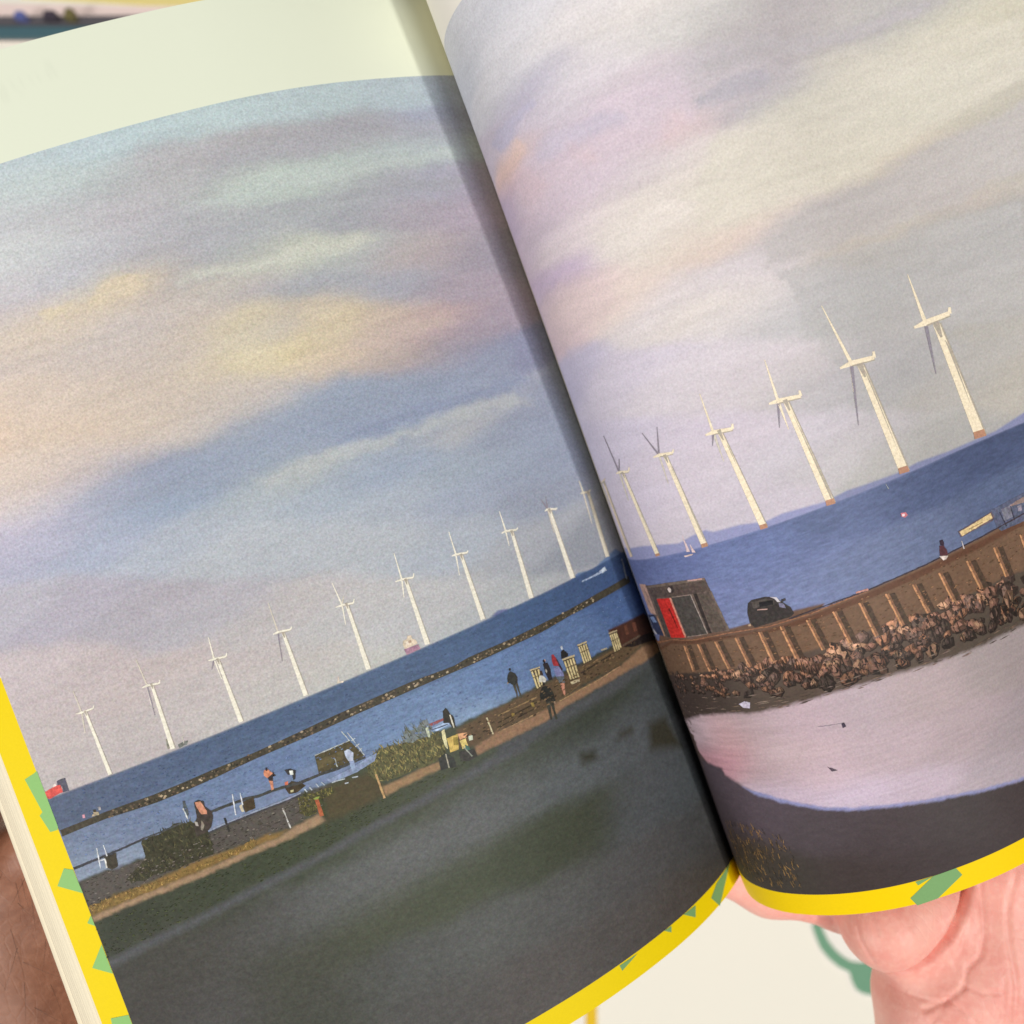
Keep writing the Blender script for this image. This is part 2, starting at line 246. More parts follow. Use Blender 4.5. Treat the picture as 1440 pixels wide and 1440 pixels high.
SHORE_RIGHT = [(0,42.82,96,80,76), (10.69,44.62,84,70,66), (23.94,46.92,74,62,56), (38.13,46.33,92,78,68), (56.25,46.2,96,80,70), (71.5,45.14,94,80,70), (89.79,43.86,92,80,70), (0,10.93,84,72,78), (22.92,17.87,92,80,88), (36.89,14.14,84,74,78), (50.32,9.71,78,68,70), (65.06,7.79,76,68,68), (78.7,6.69,74,64,64), (15.83,7.64,72,62,54), (24.59,3.81,70,64,58), (40.57,3.29,70,60,58), (55.41,2.98,70,60,60), (11.64,15.54,76,66,70)]
CLOUDS = [
  ('L', (206, 190, 176), 4, 0.5, [(115.71,175.68),(109.94,175.06),(104.22,174.52),(98.53,174.04),(90.86,172.95),(83.12,171.91),(78.71,167.7),(74.25,163.48),(78.99,158.75),(77.04,151.77),(70.28,149.46),(63.4,147.15),(57.23,146.73),(50.9,146.37),(41.53,144.43),(48.57,143.81),(55.33,143.27),(61.88,142.81),(68.28,142.4),(74.17,142.07),(79.98,141.76),(85.72,141.48),(91.4,141.23),(97.05,140.99),(102.67,140.78),(108.31,140.6),(113.98,140.46),(121.14,141.66),(128.47,142.91),(126.31,148.37),(124.16,153.83),(122.03,159.29),(119.91,164.75),(117.81,170.21)]),
  ('L', (170, 170, 178), 2.5, 0.6, [(63.81,196.05),(57.7,196.05),(51.42,196.17),(44.93,196.46),(36.71,196.29),(27.89,196.4),(20.65,195.95),(12.94,195.61),(4.58,195.47),(4.77,190.09),(14.05,189.83),(22.55,189.81),(30.48,189.94),(37.48,189.89),(44.11,190.01),(50.45,190.28),(56.76,190.19),(62.9,190.23),(68.93,190.33)]),
  ('L', (188, 199, 194), 1.8, 0.7, [(73.21,186.84),(67.12,187.03),(60.92,187.29),(54.59,187.63),(48.07,188.12),(40.02,187.71),(31.44,187.54),(24.06,187.69),(16.18,187.98),(7.69,188.46),(6.88,185.37),(16.19,184.83),(24.74,184.51),(32.71,184.36),(41.35,184.24),(49.48,184.36),(55.82,184.31),(61.99,184.38),(67.64,185.6)]),
  ('L', (166, 168, 175), 1.0, 0.6, [(64.44,181.89),(56.64,182.11),(48.56,182.52),(39.6,182.24),(29.97,182.24),(20.94,181.4),(11.1,180.72),(7.87,178.28),(17.53,178.56),(26.37,179.02),(34.59,179.63),(43.11,179.65),(51.16,179.89),(57.89,180.84)]),
  ('L', (198, 200, 186), 1.4, 0.75, [(81.03,173.57),(72.22,173.11),(61.82,172.33),(51.92,173.58),(41.11,171.77),(36.66,169.97),(44.12,168.33),(55.02,169.55),(65.92,169.57),(76.11,170.71)]),
  ('L', (150, 161, 182), 3, 0.6, [(93.42,135.74),(86.66,137.91),(79.82,140.13),(72.87,140.42),(65.79,140.73),(57.85,140.85),(49.64,141.05),(41.45,140.23),(32.75,139.48),(22.97,139.59),(12.11,139.83),(13.11,132.88),(14.1,125.95),(24.3,127.28),(33.52,128.62),(40.92,128.36),(47.94,128.14),(56.96,128.36),(65.63,128.63),(71.99,128.29),(78.25,127.97),(84.43,127.66),(90.64,128.45),(96.81,129.25),(102.94,130.05),(108.15,132.05),(113.38,134.07),(106.7,134.59),(100.07,135.15)]),
  ('L', (138, 150, 180), 1.8, 0.6, [(70.02,129.43),(61.64,130.83),(53,132.31),(44.69,132.06),(35.88,131.87),(28.26,131.98),(20.04,132.15),(11.01,132.41),(9.36,128.43),(18.15,128.44),(26.13,128.51),(33.52,128.62),(42.63,128.48),(51.19,128.41),(57.62,128.73),(63.88,129.08)]),
  ('L', (182, 187, 187), 1.3, 0.65, [(79.68,128.23),(68.65,128.93),(57.53,128.97),(47.94,128.14),(40.92,128.36),(33.52,128.62),(25.77,128.56),(17.37,128.54),(12.41,124.63),(24.25,125.09),(34.77,125.6),(43.81,125.53),(52.31,125.52),(61.15,125.8),(69.7,126.11),(79.11,125.65)]),
  ('L', (220, 203, 170), 1.0, 0.75, [(108.32,174.62),(105.27,175.66),(103.41,175.92),(101.77,175.18),(102.39,173.09),(104.97,172.48),(107.42,173.06)]),
  ('L', (218, 200, 168), 1.0, 0.75, [(98.42,173.54),(95.72,175.7),(93.53,176.49),(90.1,177.04),(86.74,175.76),(86.33,174.06),(88.59,173.11),(92.12,173.53),(95.33,172.78)]),
  ('L', (210, 198, 172), 2.6, 0.4, [(78.75,160.24),(75.39,160.38),(72.32,160.47),(67.81,158.2),(66.53,154.59),(69.5,151.59),(74.09,151.55),(77.35,155.04)]),
  ('L', (216, 202, 168), 2.2, 0.45, [(75.75,153.23),(70.23,153.74),(64.3,152.26),(67.28,149.25),(74.04,149.63)]),
  ('L', (214, 198, 166), 2.4, 0.45, [(59.66,158.01),(56.33,159.73),(53.23,159.47),(50.47,156.06),(48.35,150.85),(54.82,148.88),(59.68,152.05)]),
  ('L', (202, 182, 170), 1.5, 0.6, [(49.21,150.78),(39.14,150.46),(28.22,150.32),(23.67,147.23),(33.56,146.49),(44.21,146.36),(51.92,147.99)]),
  ('R', (216, 208, 190), 2, 0.6, [(71.3,157.46),(77.58,158.12),(84.18,158.94),(92.2,160.1),(100.26,161.23),(107.28,162.31),(114.07,163.28),(123.42,163.23),(129.11,162.09),(134.67,160.88),(140.09,159.63),(139.92,154.06),(139.75,148.42),(133.53,147.49),(127.08,146.49),(120.4,145.41),(114.39,144.48),(108.2,143.48),(101.84,142.44),(95.3,141.34),(88.03,140.85),(81.19,140.44),(74.8,140.16),(68.78,140.18),(62.92,140.28),(60.44,148.7),(65.85,153.05)]),
  ('R', (212, 192, 206), 2.2, 0.65, [(23.88,166.24),(33.99,171.57),(44.01,171.37),(52.62,172.72),(61.78,173.53),(69.48,171.05),(71.14,166.14),(67.86,161.67),(61.98,159.74),(56.26,160.06),(50.71,157.48),(42.42,157.1),(31.17,159.6),(21.26,161.57)]),
  ('R', (186, 178, 182), 0.9, 0.8, [(72.25,168.87),(76.92,171.19),(83.8,173.03),(89.42,172.99),(91.13,171.18),(95.97,170.85),(103.41,168.98),(113.33,169.82),(122.44,169.27),(126.48,167.79),(115.48,167.11),(105.66,166.46),(98.09,168.01),(94.22,166.71),(87.34,170.1),(78.8,168.44)]),
  ('R', (180, 173, 184), 0.8, 0.8, [(70.51,165.67),(74.32,166.69),(78.28,167.19),(82.75,166.8),(85.35,166.21),(85.04,164.72),(81.15,163),(75.15,163.25),(70.87,163.67)]),
  ('R', (188, 180, 206), 0.7, 0.75, [(23.74,178.6),(28.19,179.48),(32.32,179.86),(40.1,180.06),(40.84,178.87),(37.85,177.89),(33.48,176.53),(27.19,175.21)]),
  ('R', (190, 182, 204), 1.0, 0.5, [(36.09,170.42),(40.56,171.77),(45.48,170.86),(54.34,169.7),(56.31,167.33),(51.56,166.67),(43.96,167.65),(38.36,167.65)]),
  ('R', (236, 196, 178), 1.2, 0.6, [(30.02,175.3),(32.12,175.73),(33.42,174.54),(33.69,171.89),(31.35,171.58),(29.39,172.94)]),
  ('R', (222, 188, 196), 2.0, 0.5, [(27.19,170.37),(33.4,168.76),(35.31,162.28),(29.94,161.79),(25.62,165.45)]),
  ('R', (222, 190, 194), 1.8, 0.45, [(44.24,167.5),(48.35,164.6),(49.28,162.05),(45.84,162.61)]),
  ('R', (222, 190, 190), 2.0, 0.5, [(62.59,164.12),(66.13,163.51),(66.25,160.58),(62.6,159.48),(60.99,160.89)]),
  ('R', (188, 180, 178), 1.3, 0.7, [(138.62,144.55),(131.66,143.94),(124.44,143.27),(117.79,142.6),(110.93,141.88),(102.83,140.65),(94.44,139.35),(85.32,138.55),(76.98,137.92),(70.09,135.99),(70.63,129.84),(79.85,129.53),(88.13,129.17),(97.02,128.86),(105.2,129.4),(113.12,129.89),(119.41,130.31),(125.53,130.69),(131.48,131.05),(135.13,137.86)]),
  ('R', (182, 178, 177), 0.9, 0.6, [(73.28,128.86),(81,128.4),(89.42,128.04),(98.32,127.72),(106.98,127.32),(114.8,126.8),(122.39,126.24),(129.76,125.64),(128.72,119.92),(127.65,114.14),(126.55,108.31),(125.42,102.42),(118.26,103.37),(110.93,104.33),(103.42,105.29),(94.87,104.96),(86.22,104.66),(76.46,105.78),(75.02,112.03),(73.61,118.23)]),
  ('R', (226, 198, 196), 2.4, 0.6, [(11,144.73),(29.42,145.11),(40.47,141.88),(42.71,135.44),(35.98,132.81),(23.11,132.51),(11,134.32)]),
]
SOFT_SHAPES = [
  ('L', (104, 126, 162), 0.15, [(28.11,81.73),(21.32,82.21),(18.08,83.11),(12.83,82.23),(9.78,82.96),(3.3,84.08),(0,81.53),(0,76.45),(2.47,78.93),(7.97,81.21),(14.45,81.57),(20.35,81.84)]),
  ('L', (112, 120, 160), 0.15, [(43.37,82.55),(41.2,83.33),(38.68,82.62),(36.93,82.23),(38.24,81.41)]),
  ('L', GROUND_LEFT, 0.25, [(141.78,64.51),(139.3,64.6),(135.99,64.84),(133.09,64.11),(128.78,64.7),(127.1,64.22),(123.72,64.57),(120.37,64.91),(117.04,65.24),(113.99,64.46),(108.82,64.95),(103.73,64.82),(97.77,64.57),(93.77,64.69),(90.64,64.48),(87.49,64.26),(81.98,64.48),(79,64.89),(75.99,66.57),(72.69,66.04),(69.43,64.88),(66.94,65.04),(63.66,65.01),(59.12,64.25),(56.39,64.31),(52.79,64.23),(49.13,64.12),(45.47,64.19),(41.73,64.24),(38.23,64.34),(34.33,64.33),(30.3,64.3),(26.1,64.22),(21.47,64.11),(16.54,63.94),(11.23,63.41),(5.32,62.73),(0,61.44),(0,59.98),(0,55.7),(0,51.42),(0,47.15),(0,42.88),(0,38.63),(0,34.38),(0,30.13),(0,25.9),(0,21.67),(0,17.45),(0,13.25),(0,9.05),(0,4.87),(0,0.69),(0,-3.47),(0,-7.61),(0,-11.74),(3.8,-11.25),(10.42,-11.56),(15.6,-10.88),(20.31,-10.48),(24.68,-10.29),(28.78,-10.28),(32.69,-10.41),(36.46,-10.61),(40.12,-10.88),(43.67,-11.21),(47.14,-11.59),(50.53,-12.03),(53.86,-12.52),(57.12,-13.05),(60.34,-13.63),(63.51,-14.24),(66.64,-14.88),(69.75,-15.53),(72.82,-16.2),(75.86,-16.9),(78.88,-17.61),(81.88,-18.34),(84.82,-16.71),(87.74,-15.11),(90.65,-13.56),(93.55,-12.03),(96.43,-10.54),(99.31,-9.07),(102.17,-7.64),(105.04,-6.24),(107.91,-4.88),(110.78,-3.54),(113.65,-2.24),(116.53,-0.96),(119.43,0.28),(122.33,1.5),(125.26,2.68),(128.2,3.84),(131.18,4.97),(134.17,6.08),(137.21,7.15),(140.28,8.2),(143.39,9.21),(146.54,10.2),(149.76,11.16),(153.03,12.09),(156.36,12.98),(155.99,16.39),(155.61,19.81),(155.23,23.22),(154.86,26.63),(154.48,30.04),(154.1,33.44),(153.72,36.85),(153.34,40.26),(152.95,43.67),(152.57,47.07),(152.19,50.48),(151.81,53.88),(151.42,57.29),(151.04,60.69),(150.66,64.09),(146.16,64.31)]),
  ('L', (90, 84, 78), 0.50, [(141.89,64.23),(136.09,64.57),(132.49,64.44),(128.94,64.29),(125.47,63.83),(122.04,63.35),(118.05,63.79),(114.1,64.2),(110.66,64.33),(107.25,64.45),(103.83,64.55),(100.52,64.52),(97.2,64.47),(93.87,64.42),(90.77,64.14),(87.64,63.85),(91.5,59.74),(95.23,59.37),(98.95,58.98),(102.86,59.29),(106.76,59.57),(110.5,59.68),(114.25,59.77),(118.59,59.75),(122.97,59.7),(126.54,59.45),(130.15,59.18),(135.99,59.58),(141.81,58.33)]),
  ('L', (140, 112, 66), 0.35, [(141.81,58.33),(136.04,59.45),(130.15,59.18),(126.57,59.38),(123.03,59.56),(120.3,59.88),(114.25,59.77),(110.55,59.54),(106.86,59.3),(103.31,59.49),(99.06,58.71),(101.25,58.12),(105.01,58.19),(108.77,58.25),(111.86,58.07),(114.96,57.89),(119.31,57.87),(123.7,57.81),(127.12,57.74),(130.59,57.64),(134.1,57.52),(138.12,57.23),(142.21,56.92)]),
  ('L', (120, 98, 58), 0.30, [(141.99,57.46),(137.93,57.71),(133.94,57.93),(130.45,58),(127,58.05),(123.59,58.08),(119.18,58.2),(114.81,58.29),(115.01,57.75),(119.36,57.73),(123.75,57.68),(127.18,57.6),(130.64,57.51),(134.15,57.39),(138.17,57.1),(142.27,56.78)]),
  ('L', (162, 134, 106), 0.30, [(142.12,56.73),(138.1,57.07),(134.15,57.39),(130.64,57.51),(127.18,57.6),(123.75,57.68),(119.36,57.73),(115.01,57.75),(111.91,57.94),(108.82,58.11),(105.06,58.06),(101.3,57.98),(97.68,58.73),(91.7,59.2),(91.16,57.38),(95.27,57.03),(98.52,56.91),(101.75,56.77),(105.51,56.85),(109.27,56.91),(113.12,56.74),(116.99,56.54),(120.59,56.52),(124.21,56.47),(128.73,56.41),(133.31,56.31),(137.65,55.99),(142.08,55.63)]),
  ('L', (90, 91, 93), 0.70, [(142.5,47.26),(138.23,47.84),(134.04,48.39),(130.79,48.67),(127.57,48.94),(124.39,49.19),(121.23,49.42),(118.03,49.8),(114.85,50.16),(111.68,50.51),(108.53,50.83),(105.42,51.04),(102.31,51.24),(99.21,51.42),(96.09,51.58),(92.97,51.74),(88.94,52.21),(84.89,52.66),(80.8,53.1),(76.75,53.34),(72.66,53.56),(68.52,53.77),(65.02,54.01),(61.48,54.24),(57.9,54.46),(53.91,54.65),(49.83,54.8),(45.65,54.92),(46.58,52.68),(50.7,52.66),(54.73,52.61),(58.67,52.52),(62.22,52.36),(65.74,52.18),(69.21,51.99),(73.34,51.79),(77.43,51.57),(81.47,51.34),(85.52,51),(89.54,50.64),(93.53,50.26),(96.66,50.08),(99.78,49.89),(102.9,49.68),(106.01,49.46),(109.13,49.23),(112.28,48.93),(115.43,48.62),(118.6,48.29),(121.79,47.94),(124.97,47.68),(128.17,47.39),(131.41,47.09),(134.68,46.76),(138.4,46.2),(142.18,45.61)]),
  ('L', (82, 84, 86), 0.90, [(52.31,56.27),(47.82,56.3),(43.2,56.28),(36.49,57.01),(32.26,56.91),(27.86,56.76),(23.01,56.97),(17.83,57.1),(11.73,57.28),(4.84,57.28),(0,54.99),(4.91,54.75),(10.92,54.28),(16.3,53.68),(22.99,53.93),(29.14,54.03),(33.58,53.98),(37.86,53.89),(44.45,53.33),(49.04,53.36),(53.5,53.35)]),
  ('L', (82, 74, 52), 0.70, [(89.32,63.49),(85.51,63.37),(79.41,62.99),(77.34,58.05),(80.13,56.94),(84.9,56.75),(91,56.99),(90.16,60.24)]),
  ('L', (100, 82, 62), 0.35, [(59.45,63.41),(54.41,63.65),(49.24,63.84),(43.25,63.75),(38.48,63.77),(34.61,63.71),(30.61,63.62),(26.44,63.49),(21.83,63.38),(16.92,63.2),(11.54,62.35),(4.29,61.75),(0,59.34),(0,57.7),(7.16,59.76),(16.21,58.72),(22.16,59.16),(27.67,59.48),(34.25,58.88),(40.74,58.51),(46.02,58.89),(51.12,59.21),(56.35,58.35),(61.15,59.93)]),
  ('L', (150, 118, 92), 0.30, [(57.19,58.41),(51.18,59.07),(46.05,58.82),(40.74,58.51),(34.95,58.69),(28.61,58.86),(23.09,58.7),(17.14,58.42),(11.73,59.03),(5.71,59.52),(0,57.83),(0,55.74),(9.3,56.21),(16.02,56.64),(22.1,56.9),(28.52,56.98),(34.51,56.93),(40.03,56.12),(45.06,56.33),(48.67,56.45),(52.2,56.55),(57.07,56.54)]),
  ('L', (156, 126, 94), 0.30, [(78.13,58.89),(73.96,58.97),(69.74,59.04),(65.46,58.67),(65.34,57.31),(70.43,57.26),(74.24,57.18),(78.02,57.08)]),
  ('L', (78, 50, 40), 0.20, [(15.37,67.61),(8.01,66.98),(1.22,66.4),(0,64.88),(0,58.13),(4.58,61.31),(12.54,62.04),(15.46,64.02)]),
  ('L', (58, 58, 48), 1.10, [(34.95,45.91),(30.98,44.96),(30.9,42.82),(35.19,43.08)]),
  ('L', (56, 54, 44), 1.40, [(13.65,42.74),(7.36,41.54),(6.12,36.98),(4.81,32.36),(10.7,34.99),(15.9,37.29)]),
  ('L', (60, 58, 50), 1.10, [(22.78,45.09),(19.04,44.67),(19.24,43.33),(23.88,43.86)]),
  ('R', (154, 156, 194), 0.20, [(7.79,84.27),(20.87,84.74),(26.87,84.32),(32.32,83.62),(35.83,84.45),(39.47,84.94),(40.9,84.04),(46.62,83.84),(51.78,82.83),(55.35,83.25),(59.83,82.88),(64.35,82.48),(70.25,82.54),(65.94,79.49),(62.45,79.66),(59,79.81),(55.56,79.92),(52.13,80),(48.66,80.02),(45.1,79.99),(40.96,80.11),(36.53,80.15),(31.63,80.09),(26.41,80.77),(19.75,81.24),(0,78.75)]),
  ('R', (138, 142, 176), 0.20, [(64.35,82.48),(68.89,83.07),(72.75,82.82),(76.8,82.67),(81,82.48),(85.75,82.93),(93.42,82.38),(97.59,82.33),(101.7,82.31),(107.11,82.3),(111.16,82.94),(115.15,83.61),(150,84.73),(150,80.39),(115.02,80.56),(110.49,80.74),(105.88,80.95),(101.22,81.18),(96.93,81.05),(92.6,80.95),(88.24,80.87),(84.1,80.75),(80.19,80.58),(75.87,80.74),(71.73,80.86),(67.7,80.93),(63.76,80.97)]),
  ('R', (120, 93, 74), 0.15, [(0,56.69),(18.78,62.3),(24.86,61.97),(30.94,62.02),(35.41,62.45),(40.41,62.2),(44.06,61.57),(48.63,61.69),(53.09,61.66),(57.16,61.91),(61.25,62.08),(65.39,62.19),(69.67,62.37),(74.07,62.48),(78.66,62.5),(82.33,62.62),(86.2,62.68),(90.31,62.67),(94.53,62.64),(98.76,62.79),(102.94,62.98),(107.07,63.21),(111.15,63.47),(150,63.76),(150,60.35),(150,56.94),(150,53.52),(150,50.11),(150,46.71),(150,43.31),(101.74,41.22),(96.46,39.25),(91.96,40.01),(87.49,40.77),(83.31,41.41),(79.38,41.93),(75.63,42.35),(72.03,42.68),(68.54,42.94),(65.13,43.12),(61.77,43.24),(58.46,43.3),(55.16,43.3),(52.02,43.77),(48.86,44.16),(45.65,44.46),(42.36,44.67),(38.94,44.78),(35.34,44.78),(31.48,44.64),(27.24,44.33),(22.39,43.77),(1.81,39.56),(0,40.69),(0,42.13),(0,43.93),(0,50.67)]),
  ('R', (104, 72, 56), 0.15, [(0,58.67),(18.55,61.94),(25.74,61.56),(30.75,61.79),(35.15,61.83),(40.17,61.59),(43.83,60.98),(48.41,61.1),(52.87,61.09),(56.95,61.34),(61.04,61.52),(65.18,61.64),(69.45,61.82),(73.85,61.93),(78.42,61.95),(82.07,62.04),(85.91,62.07),(89.99,62.02),(94.2,61.95),(98.42,62.04),(102.59,62.18),(106.71,62.35),(106.11,60.91),(101.97,60.76),(97.78,60.64),(93.55,60.56),(89.33,60.65),(85.28,60.69),(81.47,60.66),(77.84,60.57),(73.3,60.59),(68.94,60.52),(64.69,60.38),(60.57,60.3),(56.5,60.16),(52.44,59.94),(48.03,60.08),(43.49,60.09),(39.81,60.68),(34.69,60.74),(30.28,60.75),(25.25,60.57),(17.83,60.85),(0,55.58)]),
  ('R', (112, 86, 72), 0.15, [(0,52.97),(14.95,64.4),(22.37,64.54),(27.55,64.14),(31.96,63.56),(35.92,62.86),(40.91,63.06),(46.11,62.95),(50.41,63.22),(56.46,62.7),(54.4,61.19),(50.9,61.11),(47.35,60.94),(43.72,60.68),(39.49,61.09),(34.96,61.37),(30.44,61.75),(25.29,61.94),(18.73,61.77),(0,56.05)]),
  ('R', SHORE_RIGHT, 0.25, [(0,50.16),(18.26,53.62),(27.23,53.88),(31.96,53.91),(36.2,53.75),(40.28,53.84),(44.14,53.81),(48.23,54.01),(52.23,54.09),(56.19,54.05),(60.76,54.14),(65.39,54.13),(70.01,53.74),(74.79,53.24),(79.1,53.07),(83.65,52.79),(88.66,52.66),(93.97,52.44),(102.16,51.74),(150,50.6),(150,47.36),(150,44.13),(150,40.9),(150,37.69),(150,34.48),(150,31.29),(150,28.1),(150,24.94),(150,21.79),(150,18.66),(150,15.55),(150,12.46),(150,9.4),(150,6.36),(150,3.31),(150,0.25),(150,-2.83),(150,-5.93),(150,-9.03),(150,-12.16),(150,-15.3),(150,-18.46),(150,-21.64),(72.68,-19.87),(69.37,-18.25),(66.15,-16.77),(63.01,-15.41),(59.92,-14.17),(56.88,-13.03),(53.86,-11.99),(50.85,-11.06),(47.84,-10.27),(44.81,-9.6),(41.73,-9.05),(38.57,-8.64),(35.31,-8.36),(31.9,-8.26),(28.29,-8.36),(24.4,-8.69),(20,-9.45),(14.35,-11.13),(4,-18),(4,-16),(0,-16),(0,-14),(4,-12),(0,-12),(4,-8),(0,-12),(4,-8),(0,-12),(4,-8),(0,-12),(4,-6),(0,-10),(4,-6),(0,-10),(4,-6),(0,-10),(0,-6),(0,-2),(0,32.16)]),
  ('R', WATER_RIGHT, 0.45, [(0,37.59),(18.29,42.98),(24.87,43.6),(29.47,43.48),(33.57,43.15),(38.64,43.54),(44.91,43.82),(48.69,43.93),(52.4,43.92),(56.13,43.89),(59.88,43.76),(63.66,43.57),(68.38,43.07),(73.27,42.43),(76.83,42.22),(80.55,41.93),(84.46,41.54),(88.57,41.39),(92.92,41.15),(97.26,40.94),(150,40.4),(150,37.21),(150,34.03),(150,30.86),(150,27.71),(150,24.57),(150,21.44),(150,18.34),(150,15.26),(150,12.19),(150,9.16),(82.56,10.79),(77.16,11.97),(72.11,12.87),(68.6,13.71),(65.18,14.44),(61.83,15.07),(58.53,15.61),(55.37,16.36),(52.22,17.03),(49.07,17.58),(45.89,18.02),(40.35,19.32),(36.93,20.5),(33.32,21.56),(29.7,23.05),(25.73,24.37),(22.67,26.35),(19.08,28.11),(18.77,29.86),(13.28,30.28),(9.55,32.38),(9.73,36.12)]),
  ('R', (146, 148, 192), 0.30, [(23.39,25.69),(25.88,24.72),(29.83,23.39),(33.45,21.89),(37.05,20.83),(40.47,19.64),(46,18.33),(49.18,17.89),(52.33,17.33),(55.48,16.66),(58.64,15.91),(61.95,15.36),(65.3,14.73),(68.71,14),(72.23,13.16),(77.28,12.25),(82.68,11.07),(82.43,10.51),(77.04,11.69),(71.99,12.58),(68.49,13.42),(65.07,14.14),(61.72,14.77),(58.42,15.31),(55.26,16.07),(52.11,16.73),(48.96,17.27),(45.78,17.71),(40.23,18.99),(36.8,20.18),(33.19,21.22),(29.52,22.62),(25.5,23.84)]),
]
